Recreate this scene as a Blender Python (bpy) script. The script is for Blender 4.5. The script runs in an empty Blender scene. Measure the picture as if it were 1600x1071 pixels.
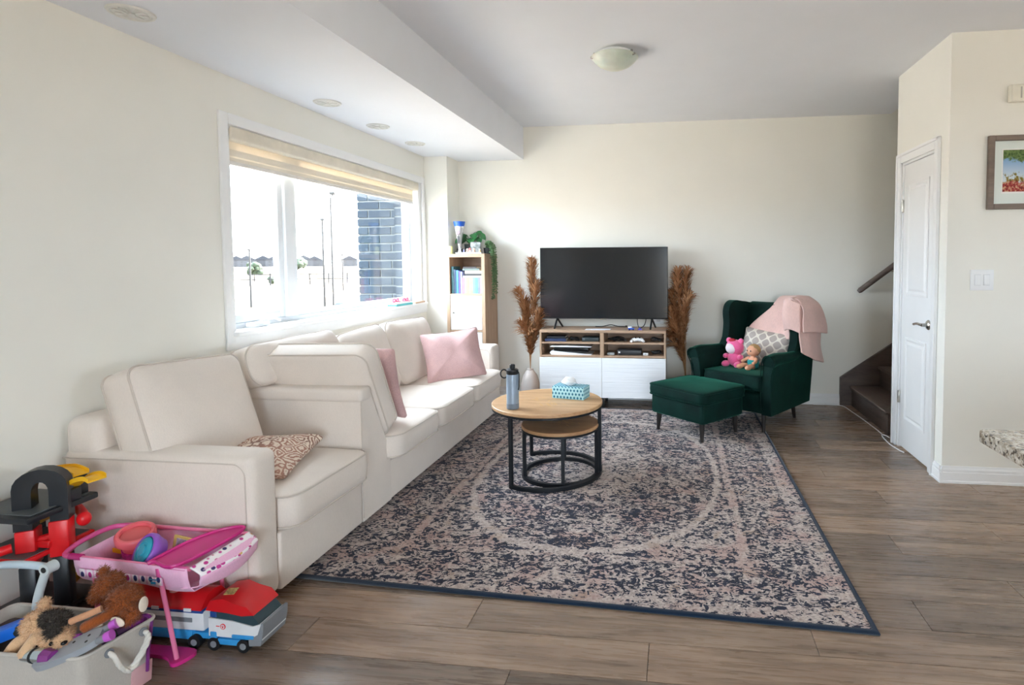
import bpy, bmesh, math, random
from mathutils import Vector, Matrix, Euler, noise as mnoise
random.seed(7)
PI = math.pi
scene = bpy.context.scene
C = scene.collection

# ------------------------------------------------------------------ camera
FPX, CX, CY = 893.223, 943.927, 455.501
YAW, PITCH, ROLL, CAMH = 0.1265216, -0.0508421, -0.0059879, 1.3804871
cam_data = bpy.data.cameras.new('camera'); cam = bpy.data.objects.new('camera', cam_data); C.objects.link(cam)
fw = Vector((-math.sin(YAW)*math.cos(PITCH), math.cos(YAW)*math.cos(PITCH), math.sin(PITCH)))
rt = Vector((math.cos(YAW), math.sin(YAW), 0)); up = rt.cross(fw)
r2 = rt*math.cos(ROLL)+up*math.sin(ROLL); u2 = -rt*math.sin(ROLL)+up*math.cos(ROLL)
cm = Matrix((r2, u2, -fw)).transposed().to_4x4(); cm.translation = (0, 0, CAMH)
cam.matrix_world = cm
cam_data.sensor_fit = 'HORIZONTAL'; cam_data.sensor_width = 36.0
cam_data.lens = FPX/1600*36
cam_data.shift_x = -(CX-800)/1600; cam_data.shift_y = (CY-535.5)/1600
cam_data.clip_start = 0.05; cam_data.clip_end = 2000
scene.camera = cam

# ------------------------------------------------------------------ world, light, exposure
world = bpy.data.worlds.new('world'); scene.world = world; world.use_nodes = True
bg = world.node_tree.nodes['Background']
bg.inputs[0].default_value = (0.75, 0.885, 1.0, 1); bg.inputs[1].default_value = 1.0
scene.view_settings.view_transform = 'Standard'; scene.view_settings.look = 'None'
scene.view_settings.gamma = 1.0; scene.view_settings.use_curve_mapping = False
scene.view_settings.exposure = 4.52
scene.cycles.use_denoising = True
scene.cycles.max_bounces = 12; scene.cycles.diffuse_bounces = 8; scene.cycles.transparent_max_bounces = 16
sun_data = bpy.data.lights.new('sun', 'SUN'); sun_data.energy = 4.5; sun_data.angle = math.radians(.6); sun_data.color = (1.0, .96, .92)
sun = bpy.data.objects.new('sun', sun_data); C.objects.link(sun)
sun.rotation_euler = Vector((-.55, -.55, -.63)).to_track_quat('-Z', 'Y').to_euler()
def portal(name, loc, rot, sx, sy):
    l = bpy.data.lights.new(name, 'AREA'); l.shape = 'RECTANGLE'; l.size = sx; l.size_y = sy
    l.cycles.is_portal = True
    o = bpy.data.objects.new(name, l); C.objects.link(o); o.location = loc; o.rotation_euler = rot
    return o
portal('window_portal', (-2.68, 4.09, 1.56), (0, -PI/2, 0), 1.17, 2.42)
portal('patio_portal', (.8, -3.15, 1.15), (PI/2, 0, 0), 1.6, 2.1)
portal('kitchen_portal', (4.75, 0.6, 1.65), (0, PI/2, 0), 0.9, 1.2)

# ------------------------------------------------------------------ mesh helpers
def lin(c):
    return tuple(((v/255)/12.92 if v/255 <= .04045 else ((v/255+.055)/1.055)**2.4) for v in c)+(1,)

def obj(name, bm, mat, parent=None, local=False, ang=40, smooth=True):
    me = bpy.data.meshes.new(name)
    bmesh.ops.recalc_face_normals(bm, faces=bm.faces[:])
    bm.to_mesh(me); bm.free()
    if smooth:
        me.polygons.foreach_set('use_smooth', [True]*len(me.polygons)); me.set_sharp_from_angle(angle=math.radians(ang))
    if mat is not None:
        for m in (mat if isinstance(mat, (list, tuple)) else [mat]): me.materials.append(m)
    o = bpy.data.objects.new(name, me); C.objects.link(o)
    if parent is not None:
        o.parent = parent
        if not local and parent.get('_root'):
            o.matrix_parent_inverse = parent.matrix_basis.inverted()
    return o

def thing(name, label, cat, loc=(0, 0, 0), rz=0.0, group=None):
    o = bpy.data.objects.new(name, None); C.objects.link(o)
    o.empty_display_size = .05
    o.matrix_basis = Matrix.Translation(loc) @ Matrix.Rotation(rz, 4, 'Z')
    o['label'] = label; o['category'] = cat; o['_root'] = 1
    if group: o['group'] = group
    return o

def tag(o, label, cat, group=None):
    o['label'] = label; o['category'] = cat
    if group: o['group'] = group
    return o

def struct(o): o['kind'] = 'structure'; return o

def sroot(name, loc=(0, 0, 0)):
    o = bpy.data.objects.new(name, None); C.objects.link(o); o.matrix_basis = Matrix.Translation(loc)
    o['kind'] = 'structure'; o['_root'] = 1
    return o

def clone(src, parent, loc=None, rz=None):
    c = src.copy(); C.objects.link(c)
    if parent is not None: c.parent = parent
    if loc is not None: c.location = loc
    if rz is not None: c.rotation_euler = (0, 0, rz)
    return c

def NB(): return bmesh.new()

def T(loc=(0, 0, 0), rot=(0, 0, 0)):
    return Matrix.Translation(loc) @ Euler(rot).to_matrix().to_4x4()

def box(bm, lo, hi, bev=0.0, seg=2, M=None):
    lo, hi = Vector(lo), Vector(hi); c = (lo+hi)/2; s = hi-lo
    r = bmesh.ops.create_cube(bm, size=1.0, matrix=Matrix.Translation(c) @ Matrix.Diagonal((abs(s.x), abs(s.y), abs(s.z), 1)))
    vs = r['verts']
    if bev > 0:
        es = list({e for v in vs for e in v.link_edges})
        rr = bmesh.ops.bevel(bm, geom=es, offset=min(bev, min(abs(s.x), abs(s.y), abs(s.z))*.49), segments=seg, profile=.5, affect='EDGES')
        vs = rr['verts']
    if M is not None: bmesh.ops.transform(bm, matrix=M, verts=list(set(vs)))
    return bm

def cyl(bm, p0, p1, r0, r1=None, n=20, caps=True):
    p0, p1 = Vector(p0), Vector(p1); r1 = r0 if r1 is None else r1
    d = p1-p0; q = Vector((0, 0, 1)).rotation_difference(d.normalized()).to_matrix().to_4x4()
    bmesh.ops.create_cone(bm, cap_ends=caps, segments=n, radius1=r0, radius2=r1, depth=d.length, matrix=Matrix.Translation((p0+p1)/2) @ q)
    return bm

def sph(bm, c, s, M=None, u=20, v=12):
    s = (s, s, s) if isinstance(s, (int, float)) else s
    mt = Matrix.Translation(c) @ (M if M is not None else Matrix.Identity(4)) @ Matrix.Diagonal((s[0], s[1], s[2], 1))
    bmesh.ops.create_uvsphere(bm, u_segments=u, v_segments=v, radius=1.0, matrix=mt)
    return bm

def loft(bm, rings, closed_ring=True, caps=True, wrap=False):
    V = [[bm.verts.new(p) for p in r] for r in rings]
    n = len(rings[0]); m = len(V)
    for i in range(m if wrap else m-1):
        a, b = V[i], V[(i+1) % m]
        for j in range(n if closed_ring else n-1):
            k = (j+1) % n
            try: bm.faces.new((a[j], a[k], b[k], b[j]))
            except ValueError: pass
    if caps and not wrap and closed_ring:
        for r in (V[0], V[-1]):
            try: bm.faces.new(r)
            except ValueError: pass
    return bm

def lathe(bm, prof, c=(0, 0, 0), n=28, M=None):
    rings = []
    for r, z in prof:
        ring = []
        for k in range(n):
            a = 2*PI*k/n; p = Vector((max(r, 1e-4)*math.cos(a), max(r, 1e-4)*math.sin(a), z))
            if M is not None: p = M @ p
            ring.append(p+Vector(c))
        rings.append(ring)
    return loft(bm, rings)

def tube(bm, pts, r, n=8, closed=False, rs=None):
    P = [Vector(p) for p in pts]; N = len(P)
    rings = []; up_ = None
    for i in range(N):
        if closed: t = P[(i+1) % N]-P[i-1]
        else: t = P[min(i+1, N-1)]-P[max(i-1, 0)]
        t.normalize()
        if up_ is None:
            up_ = Vector((0, 0, 1)) if abs(t.z) < .9 else Vector((1, 0, 0))
        a = (up_-t*up_.dot(t))
        if a.length < 1e-6: a = t.orthogonal()
        a.normalize(); b = t.cross(a); up_ = a
        rr = rs[i] if rs else r
        rings.append([P[i]+(a*math.cos(2*PI*k/n)+b*math.sin(2*PI*k/n))*rr for k in range(n)])
    return loft(bm, rings, wrap=closed)

def prism(bm, outline, d0, d1, axis='y'):
    """outline of 2D points extruded from d0 to d1 along axis"""
    def p3(p, d):
        return {'y': (p[0], d, p[1]), 'x': (d, p[0], p[1]), 'z': (p[0], p[1], d)}[axis]
    return loft(bm, [[p3(p, d0) for p in outline], [p3(p, d1) for p in outline]])

def bevel_all(bm, w, seg=2, ang=30):
    es = [e for e in bm.edges if len(e.link_faces) == 2 and e.calc_face_angle(0) > math.radians(ang)]
    bmesh.ops.bevel(bm, geom=es, offset=w, segments=seg, profile=.5, affect='EDGES', clamp_overlap=True)
    return bm

def spline(pts, n=8, closed=False):
    P = [Vector(p) for p in pts]; out = []; N = len(P)
    for i in range(N if closed else N-1):
        if closed: a, b, c, d = P[i-1], P[i], P[(i+1) % N], P[(i+2) % N]
        else: a, b, c, d = P[max(i-1, 0)], P[i], P[i+1], P[min(i+2, N-1)]
        for k in range(n):
            t = k/n
            out.append(.5*((2*b)+(c-a)*t+(2*a-5*b+4*c-d)*t*t+(3*b-a-3*c+d)*t**3))
    if not closed: out.append(P[-1])
    return out

def rrect(w, d, rc, n=6, concave=0.0, per=6):
    pts = []
    cs = [(w/2-rc, d/2-rc, 0), (-w/2+rc, d/2-rc, 90), (-w/2+rc, -d/2+rc, 180), (w/2-rc, -d/2+rc, 270)]
    arcs = []
    for x, y, a0 in cs:
        arcs.append([(x+rc*math.cos(math.radians(a0+90*k/n)), y+rc*math.sin(math.radians(a0+90*k/n))) for k in range(n+1)])
    for i in range(4):
        pts += arcs[i]
        a, b = arcs[i][-1], arcs[(i+1) % 4][0]
        for k in range(1, per):
            t = k/per; pts.append((a[0]+(b[0]-a[0])*t, a[1]+(b[1]-a[1])*t))
    if concave:
        q = []
        for x, y in pts:
            u, v = x/(w/2), y/(d/2)
            q.append((x*(1-concave*max(0, 1-v*v)*abs(u)), y*(1-concave*max(0, 1-u*u)*abs(v))))
        pts = q
    return pts

def cushion(bm, w, d, hb, puff, rc=.05, M=None, concave=0.0, side=.0, wr=0.0, seed=0, k=7, pw=.55):
    """pillow: footprint w x d in local XY, edge half thickness hb, swelling puff at the centre"""
    base = rrect(w, d, rc, concave=concave)
    rings = []
    def prof(s): return (1-(1-s)**2.2)**pw
    S = [0, .03, .08, .16, .3, .48, .68, .88, .999][:k+2]
    def ring(s, z): return [Vector((x*(1-s), y*(1-s), z)) for x, y in base]
    for s in reversed(S): rings.append(ring(s, -hb-puff*prof(s)))
    if hb > .02:
        for zz in (-.5, 0, .5): rings.append([Vector((x*(1+side*(1-zz*zz*2)), y*(1+side*(1-zz*zz*2)), hb*zz)) for x, y in base])
    for s in S: rings.append(ring(s, hb+puff*prof(s)))
    for r in rings:
        for p in r:
            if wr:
                nv = mnoise.noise(p*6+Vector((seed*3.1, seed, 0)))+.5*mnoise.noise(p*15+Vector((seed, 0, 5)))
                p.z += wr*nv*(1 if p.z > 0 else -1)
            if M is not None: p[:] = (M @ p)[:]
    return loft(bm, rings)

def piping(bm, w, d, hb, rc=.05, r=.005, M=None, concave=0.0, both=True):
    for s in ((1, -1) if both else (1,)):
        pts = [Vector((x*1.004, y*1.004, hb*s)) for x, y in rrect(w, d, rc, concave=concave)]
        if M is not None: pts = [M @ p for p in pts]
        tube(bm, pts, r, n=6, closed=True)
    return bm

def grid_surf(bm, ctrl, nu=6, nv=6):
    """smooth surface through a grid of control points"""
    rows = [spline(r, nu) for r in ctrl]
    cols = [spline([rows[i][j] for i in range(len(rows))], nv) for j in range(len(rows[0]))]
    rings = [[cols[j][i] for j in range(len(cols))] for i in range(len(cols[0]))]
    return loft(bm, rings, closed_ring=False, caps=False)

# ------------------------------------------------------------------ material helpers
class NT:
    def __init__(s, name):
        s.m = bpy.data.materials.new(name); s.m.use_nodes = True
        s.t = s.m.node_tree; s.b = s.t.nodes['Principled BSDF']; s.l = s.t.links
    def n(s, t, **kw):
        x = s.t.nodes.new(t)
        for k, v in kw.items(): setattr(x, k, v)
        return x
    def val(s, x, sock):
        if isinstance(x, bpy.types.NodeSocket): s.l.new(x, sock)
        elif isinstance(x, (tuple, list)) and len(x) == 3 and sock.type == 'RGBA': sock.default_value = tuple(x)+(1,)
        else: sock.default_value = x
    def math(s, op, a, b=None, c=None, clamp=False):
        x = s.n('ShaderNodeMath', operation=op, use_clamp=clamp)
        s.val(a, x.inputs[0])
        if b is not None: s.val(b, x.inputs[1])
        if c is not None: s.val(c, x.inputs[2])
        return x.outputs[0]
    def mix(s, f, a, b, mode='MIX'):
        x = s.n('ShaderNodeMix', data_type='RGBA', blend_type=mode)
        s.val(f, x.inputs[0]); s.val(a, x.inputs[6]); s.val(b, x.inputs[7])
        return x.outputs[2]
    def coord(s, kind='Object', scale=None, loc=None):
        x = s.n('ShaderNodeTexCoord').outputs[kind]
        if scale is not None or loc is not None:
            mp = s.n('ShaderNodeMapping'); s.l.new(x, mp.inputs[0])
            if scale is not None: mp.inputs['Scale'].default_value = scale
            if loc is not None: mp.inputs['Location'].default_value = loc
            x = mp.outputs[0]
        return x
    def noise(s, vec, scale, detail=4, rough=.55, dist=0.0, color=False):
        x = s.n('ShaderNodeTexNoise'); s.l.new(vec, x.inputs['Vector'])
        x.inputs['Scale'].default_value = scale; x.inputs['Detail'].default_value = detail
        x.inputs['Roughness'].default_value = rough; x.inputs['Distortion'].default_value = dist
        return x.outputs[1 if color else 0]
    def ramp(s, f, stops, interp='LINEAR'):
        x = s.n('ShaderNodeValToRGB'); s.l.new(f, x.inputs[0]); r = x.color_ramp; r.interpolation = interp
        while len(r.elements) < len(stops): r.elements.new(.5)
        for e, (p, c) in zip(r.elements, stops):
            e.position = p; e.color = c if len(c) == 4 else tuple(c)+(1,)
        return x.outputs[0]
    def sep(s, v):
        x = s.n('ShaderNodeSeparateXYZ'); s.l.new(v, x.inputs[0]); return x.outputs
    def step(s, v, e, w=.01):
        x = s.n('ShaderNodeMapRange', clamp=True); s.val(v, x.inputs[0]); s.val(e if isinstance(e, bpy.types.NodeSocket) else e-w, x.inputs[1])
        s.val(s.math('ADD', e, w) if isinstance(e, bpy.types.NodeSocket) else e+w, x.inputs[2])
        return x.outputs[0]
    def bump(s, h, strength=.2, dist=.01):
        x = s.n('ShaderNodeBump'); s.l.new(h, x.inputs['Height']); x.inputs['Strength'].default_value = strength
        x.inputs['Distance'].default_value = dist; s.l.new(x.outputs[0], s.b.inputs['Normal'])
    def set(s, color=None, rough=None, metal=None, spec=None, **kw):
        if color is not None: s.val(color, s.b.inputs['Base Color'])
        if rough is not None: s.val(rough, s.b.inputs['Roughness'])
        if metal is not None: s.b.inputs['Metallic'].default_value = metal
        if spec is not None: s.b.inputs['Specular IOR Level'].default_value = spec
        for k, v in kw.items(): s.b.inputs[k.replace('_', ' ')].default_value = v
        return s.m

def mat(name, rgb, rough=.5, metal=0.0, var=.08, vs=8.0, bump=0.0, bs=60.0, spec=.5, sheen=0.0, **kw):
    t = NT(name); c = lin(rgb); co = t.coord()
    nz = t.noise(co, vs, 3)
    dark = tuple(v*(1-var) for v in c[:3])+(1,); lite = tuple(min(1, v*(1+var)) for v in c[:3])+(1,)
    col = t.ramp(nz, [(.3, dark), (.7, lite)])
    t.set(col, rough, metal, spec, **kw)
    if bump: t.bump(t.noise(co, bs, 4), bump, .004)
    if sheen: t.b.inputs['Sheen Weight'].default_value = sheen
    return t.m

def fabric(name, rgb, var=.06, weave=700, strength=.25, sheen=.2, rough=.9, spec=.2):
    t = NT(name); c = lin(rgb); co = t.coord()
    big = t.noise(co, 5, 3); fine = t.noise(t.coord(scale=(1, 1, .35)), weave*.35, 3, .7)
    f = t.math('ADD', t.math('MULTIPLY', big, .5), t.math('MULTIPLY', fine, .5))
    col = t.ramp(f, [(.35, tuple(v*(1-var*1.6) for v in c[:3])+(1,)), (.65, tuple(min(1, v*(1+var)) for v in c[:3])+(1,))])
    t.set(col, rough, 0, spec); t.b.inputs['Sheen Weight'].default_value = sheen
    t.bump(t.math('ADD', fine, t.math('MULTIPLY', t.noise(co, 14, 4), .7)), strength, .003)
    return t.m

def wood(name, a, b, axis='x', scale=9, stretch=10, rough=.45, rnd=0.0, knots=0.0):
    t = NT(name)
    sc = {'x': (1, stretch, stretch), 'y': (stretch, 1, stretch), 'z': (stretch, stretch, 1)}[axis]
    co = t.coord(scale=sc)
    nz = t.noise(co, scale*.25, 6, .65, .6)
    fine = t.noise(co, scale*1.3, 4, .7)
    f = t.math('ADD', t.math('MULTIPLY', nz, .7), t.math('MULTIPLY', fine, .3))
    col = t.ramp(f, [(.32, lin(a)), (.66, lin(b))])
    t.set(col, rough); t.bump(fine, .08, .002)
    return t.m

# ------------------------------------------------------------------ materials
M = {}
M['wall'] = mat('wall_paint', (239, 238, 231), .8, var=.012, vs=3, bump=.03, bs=220, spec=.2)
M['ceil'] = mat('ceiling_paint', (232, 235, 241), .9, var=.012, vs=3, bump=.04, bs=160, spec=.1)
M['trim'] = mat('trim_paint', (240, 241, 242), .4, var=.01, spec=.4)
M['vinyl'] = mat('window_vinyl', (238, 242, 246), .35, var=.01)
M['sofa'] = fabric('cream_linen', (229, 219, 210), var=.035)
M['sofa_pipe'] = fabric('cream_piping', (208, 197, 187), var=.04)
M['dark'] = mat('dark_plastic', (22, 23, 26), .45)
M['black'] = mat('black_metal', (26, 29, 34), .45, metal=.3)
M['blackgloss'] = mat('black_gloss', (12, 13, 15), .18)
M['chrome'] = mat('brushed_nickel', (190, 186, 178), .25, metal=1.0, var=.04)
M['white'] = mat('white_plastic', (238, 240, 242), .35, var=.01)
M['oak'] = wood('light_oak', (158, 128, 104), (196, 166, 138), 'z')
M['oakx'] = wood('light_oak_horizontal', (152, 122, 100), (190, 160, 134), 'x')
M['tabletop'] = wood('mango_table_top', (172, 128, 88), (222, 184, 142), 'x', 6, 9)
M['velvet'] = None
def velvet():
    t = NT('green_velvet'); co = t.coord()
    nz = t.noise(co, 6, 4)
    col = t.ramp(nz, [(.3, lin((1, 22, 20))), (.7, lin((3, 40, 34)))])
    t.set(col, .75, 0, .15); t.b.inputs['Sheen Weight'].default_value = .42; t.b.inputs['Sheen Tint'].default_value = lin((70, 170, 140))
    t.b.inputs['Sheen Roughness'].default_value = .35
    t.bump(t.noise(co, 220, 3), .15, .002)
    return t.m
M['velvet'] = velvet()
def glassmat():
    t = NT('window_glass')
    tr = t.n('ShaderNodeBsdfTransparent'); gl = t.n('ShaderNodeBsdfGlossy'); gl.inputs['Roughness'].default_value = .02
    fr = t.n('ShaderNodeLayerWeight'); fr.inputs[0].default_value = .5
    fac = t.math('ADD', .02, t.math('MULTIPLY', t.math('POWER', fr.outputs['Facing'], 5.0), .6))
    mx = t.n('ShaderNodeMixShader'); t.l.new(fac, mx.inputs[0]); t.l.new(tr.outputs[0], mx.inputs[1]); t.l.new(gl.outputs[0], mx.inputs[2])
    t.l.new(mx.outputs[0], t.t.nodes['Material Output'].inputs[0])
    return t.m
M['glass'] = glassmat()
def plankmat():
    t = NT('laminate_plank')
    oi = t.n('ShaderNodeObjectInfo').outputs['Random']
    cb = t.n('ShaderNodeCombineXYZ'); t.l.new(t.math('MULTIPLY', oi, 37.0), cb.inputs[0]); t.l.new(t.math('MULTIPLY', oi, 91.0), cb.inputs[1])
    va = t.n('ShaderNodeVectorMath', operation='ADD'); t.l.new(t.coord(scale=(.55, 7, 1)), va.inputs[0]); t.l.new(cb.outputs[0], va.inputs[1])
    g = t.noise(va.outputs[0], 2.2, 7, .68, 1.1); fine = t.noise(va.outputs[0], 9, 3, .6, .6)
    f = t.math('ADD', t.math('MULTIPLY', g, .84), t.math('MULTIPLY', fine, .16))
    c1 = t.ramp(f, [(.30, lin((94, 79, 67))), (.5, lin((140, 120, 104))), (.72, lin((174, 153, 134)))])
    tone = t.ramp(oi, [(0, (.68, .69, .71, 1)), (.5, (1, .99, .98, 1)), (1, (1.22, 1.17, 1.12, 1))])
    t.set(t.mix(1.0, c1, tone, 'MULTIPLY'), t.math('ADD', .20, t.math('MULTIPLY', fine, .16)), 0, .45)
    t.bump(fine, .05, .002)
    return t.m
M['plank'] = plankmat()
M['subfloor'] = mat('subfloor_gap', (60, 50, 44), .8)
# ================================================================== THE ROOM
XL, YB, H, HS, XS = -2.45, 5.669, 2.741, 2.418, -1.531
XR, YC = 1.635, 3.731
XE, YR = 4.70, -3.10          # far kitchen wall, wall behind the camera
# ---- floor: planks laid along X
floor = sroot('floor')
b = NB(); box(b, (XL-.2, YR-.2, -.08), (XE+.2, YB+.2, -.012)); obj('floor_slab', b, M['subfloor'], floor)
def plank_mesh(L, W):
    b = NB(); box(b, (-L/2+.0008, -W/2+.0008, -.012), (L/2-.0008, W/2-.0008, 0), .0012, 1)
    me = bpy.data.meshes.new('plank'); b.to_mesh(me); b.free(); me.materials.append(M['plank']); return me
PW_, PL_ = .1925, 1.285
pm = plank_mesh(PL_, PW_)
cache = {}
def plank(x0, x1, y):
    L = round(x1-x0, 3)
    if L < .02: return
    me = pm if abs(L-PL_) < .002 else cache.setdefault(L, plank_mesh(L, PW_))
    o = bpy.data.objects.new('plank', me); C.objects.link(o); o.parent = floor; o.location = ((x0+x1)/2, y, 0)
offs = [0, .46, .91, .22, .68, 1.1, .35, .8]
k = 0; y = YB-PW_/2-.002
while y > 1.2:
    xmax = 2.55
    x = XL+.002-offs[k % 8]
    while x < xmax:
        a, c2 = max(x, XL+.002), min(x+PL_, xmax)
        plank(a, c2, y); x += PL_
    y -= PW_; k += 1
ylow = y+PW_/2
b = NB(); box(b, (XL, YR, -.012), (XE, ylow-.001, 0)); o = obj('floor_boards', b, M['plank'], floor); o['kind'] = 'stuff'
b = NB(); box(b, (2.551, ylow, -.012), (XE, YC, 0)); o = obj('floor_boards', b, M['plank'], floor); o['kind'] = 'stuff'

# ---- left wall with window opening
WY0, WY1, WZ0, WZ1 = 2.885, 5.285, .985, 2.150
def holed_wall_x(name, x0, x1, y0, y1, z1, hy0, hy1, hz0, hz1):
    b = NB()
    box(b, (x0, y0, 0), (x1, hy0, z1)); box(b, (x0, hy1, 0), (x1, y1, z1))
    box(b, (x0, hy0, 0), (x1, hy1, hz0)); box(b, (x0, hy0, hz1), (x1, hy1, z1))
    return struct(obj(name, b, M['wall'], smooth=False))
holed_wall_x('wall_left', XL-.20, XL, YR-.2, YB+.2, H+.1, WY0, WY1, WZ0, WZ1)
b = NB(); box(b, (XL, 5.365, 0), (-2.215, YB, HS)); struct(obj('wall_pilaster', b, M['wall'], smooth=False))
b = NB(); box(b, (XL-.2, YB, 0), (XE, YB+.15, 5.2)); struct(obj('wall_back', b, M['wall'], smooth=False))
b = NB()
box(b, (XL, YR, H), (XE, 4.56, H+.1)); box(b, (XL, 4.56, H), (1.97, YB, H+.1))
struct(obj('ceiling', b, M['ceil'], smooth=False))
b = NB(); box(b, (XL, YR, HS), (XS, YB, H)); struct(obj('ceiling_bulkhead', b, M['ceil'], smooth=False))
# closet block: door wall (faces -X) and kitchen face (faces the camera)
DY0, DY1, DZ1 = 3.905, 4.455, 2.085
b = NB()
box(b, (XR, YC, 0), (XR+.12, DY0, H)); box(b, (XR, DY1, 0), (XR+.12, 4.56, H)); box(b, (XR, DY0, DZ1), (XR+.12, DY1, H))
struct(obj('wall_right', b, M['wall'], smooth=False))
b = NB(); box(b, (XR+.12, YC, 0), (XE, YC+.12, H)); struct(obj('wall_kitchen', b, M['wall'], smooth=False))
b = NB(); box(b, (XR+.12, 4.46, 0), (XE, 4.56, 5.2)); struct(obj('wall_stairwell', b, M['wall'], smooth=False))
b = NB(); box(b, (1.97, 4.46, 5.2), (XE, YB+.15, 5.3)); box(b, (1.87, 4.46, H+.1), (1.97, YB, 5.2)); box(b, (XE-.9, 4.56, 0), (XE-.8, YB, 5.2)); struct(obj('ceiling_stairwell', b, M['wall'], smooth=False))
# far kitchen wall and rear wall, with daylight openings
holed_wall_x('wall_far_right', XE, XE+.15, YR-.2, YC+.12, H, 0.0, 1.2, 1.2, 2.1)
b = NB()
PX0, PX1, PZ = .0, 1.6, 2.2
box(b, (XL, YR-.15, 0), (PX0, YR, H)); box(b, (PX1, YR-.15, 0), (XE, YR, H)); box(b, (PX0, YR-.15, PZ), (PX1, YR, H))
struct(obj('wall_rear', b, M['wall'], smooth=False))

# ---- baseboards
def bb_prof(t=.014, h=.105):
    return [(0, 0), (t+.004, 0), (t+.004, .012), (t, .018), (t, h*.62), (t*.75, h*.66), (t*.75, h*.80), (t*.45, h*.86), (t*.35, h), (0, h)]
def baseboard(name, p0, p1, nrm):
    b = NB(); p0, p1, nrm = Vector(p0), Vector(p1), Vector(nrm)
    loft(b, [[p+nrm*u+Vector((0, 0, z)) for u, z in bb_prof()] for p in (p0, p1)])
    return struct(obj(name, b, M['trim'], ang=30))
baseboard('baseboard_back', (-2.215, YB, 0), (1.548, YB, 0), (0, -1, 0))
baseboard('baseboard_left', (XL, YR, 0), (XL, 5.365, 0), (1, 0, 0))
baseboard('baseboard_kitchen', (XR-.017, YC, 0), (XE, YC, 0), (0, -1, 0))
baseboard('baseboard_closet', (XR, YC-.017, 0), (XR, 3.835, 0), (-1, 0, 0))

# ---- closet door
door = sroot('door_1', (XR, 4.18, 0))
def casing(lo, hi):
    b = NB(); box(b, lo, hi, .006, 2); return b
b = NB()
cw = .07
box(b, (XR-.016, DY0-cw, 0), (XR, DY0, DZ1+cw), .006); box(b, (XR-.016, DY1, 0), (XR, DY1+cw, DZ1+cw), .006); box(b, (XR-.016, DY0, DZ1), (XR, DY1, DZ1+cw), .006)
box(b, (XR-.024, DY0-cw, 0), (XR-.014, DY0-cw*.7, DZ1+cw), .004); box(b, (XR-.024, DY1+cw*.7, 0), (XR-.014, DY1+cw, DZ1+cw), .004); box(b, (XR-.024, DY0-cw, DZ1+cw*.7), (XR-.014, DY1+cw, DZ1+cw), .004)
box(b, (XR, DY0, 0), (XR+.12, DY0+.014, DZ1)); box(b, (XR, DY1-.014, 0), (XR+.12, DY1, DZ1)); box(b, (XR, DY0, DZ1-.014), (XR+.12, DY1, DZ1))
obj('door_casing', b, M['trim'], door, ang=30)
b = NB(); box(b, (XR+.008, DY0+.018, .012), (XR+.043, DY1-.018, DZ1-.018), .002); leaf = obj('door_leaf', b, M['trim'], door, ang=30)
def raised_panel(y0, y1, z0, z1):
    b = NB(); x = XR+.008
    def loop(i, d): return [(x-d, y0+i, z0+i), (x-d, y1-i, z0+i), (x-d, y1-i, z1-i), (x-d, y0+i, z1-i)]
    loft(b, [loop(0, -.001), loop(.003, .006), loop(.016, .007), loop(.03, .001), loop(.034, .001), loop(.05, .009), loop(.055, .0095)])
    return obj('door_panel', b, M['trim'], leaf, ang=20)
raised_panel(DY0+.10, DY1-.10, 1.13, 1.93); raised_panel(DY0+.10, DY1-.10, .22, .83)
for z in (.33, 1.73):
    b = NB(); box(b, (XR-.004, DY1-.026, z), (XR+.012, DY1-.010, z+.09), .002); cyl(b, (XR-.004, DY1-.018, z), (XR-.004, DY1-.018, z+.09), .006, n=12); obj('hinge', b, M['chrome'], door)
hz, hy = .955, DY0+.075
b = NB(); lathe(b, [(0, 0), (.033, 0), (.033, .004), (.026, .012), (.012, .016), (.011, .045), (0, .046)], (XR+.008, hy, hz), M=Euler((0, -PI/2, 0)).to_matrix().to_4x4())
ro = obj('handle_rosette', b, M['chrome'], door)
b = NB(); tube(b, spline([(XR-.034, hy, hz), (XR-.040, hy+.02, hz+.002), (XR-.042, hy+.06, hz+.003), (XR-.040, hy+.115, hz-.006)], 6), .009, 10, rs=None); obj('handle_lever', b, M['chrome'], ro)

# ---- window in the left wall
win = sroot('window_1', (XL-.1, 4.09, WZ0))
GX = -2.565
def frame_x(b, x0, x1, y0, y1, z0, z1, w, bev=.004):
    box(b, (x0, y0, z0), (x1, y0+w, z1), bev); box(b, (x0, y1-w, z0), (x1, y1, z1), bev)
    box(b, (x0, y0+w, z0), (x1, y1-w, z0+w), bev); box(b, (x0, y0+w, z1-w), (x1, y1-w, z1), bev)
b = NB(); frame_x(b, GX-.04, GX+.02, WY0, WY1, WZ0, WZ1, .05); obj('window_frame', b, M['vinyl'], win, ang=30)
b = NB(); box(b, (GX-.04, 3.445, WZ0+.05), (GX+.04, 3.555, WZ1-.05), .008); obj('mullion', b, M['vinyl'], win, ang=30)
b = NB(); frame_x(b, GX-.02, GX+.022, 2.94, 3.445, WZ0+.052, WZ1-.052, .05, .008); sash = obj('casement_sash', b, M['vinyl'], win, ang=30)
b = NB(); frame_x(b, GX-.02, GX+.018, 3.555, WY1-.05, WZ0+.052, WZ1-.052, .028, .006); obj('fixed_sash', b, M['vinyl'], win, ang=30)
b = NB(); box(b, (GX-.003, 2.985, WZ0+.10), (GX+.003, 3.40, WZ1-.10)); obj('pane', b, M['glass'], win)
b = NB(); box(b, (GX-.003, 3.58, WZ0+.078), (GX+.003, WY1-.076, WZ1-.078)); obj('pane', b, M['glass'], win)
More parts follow.
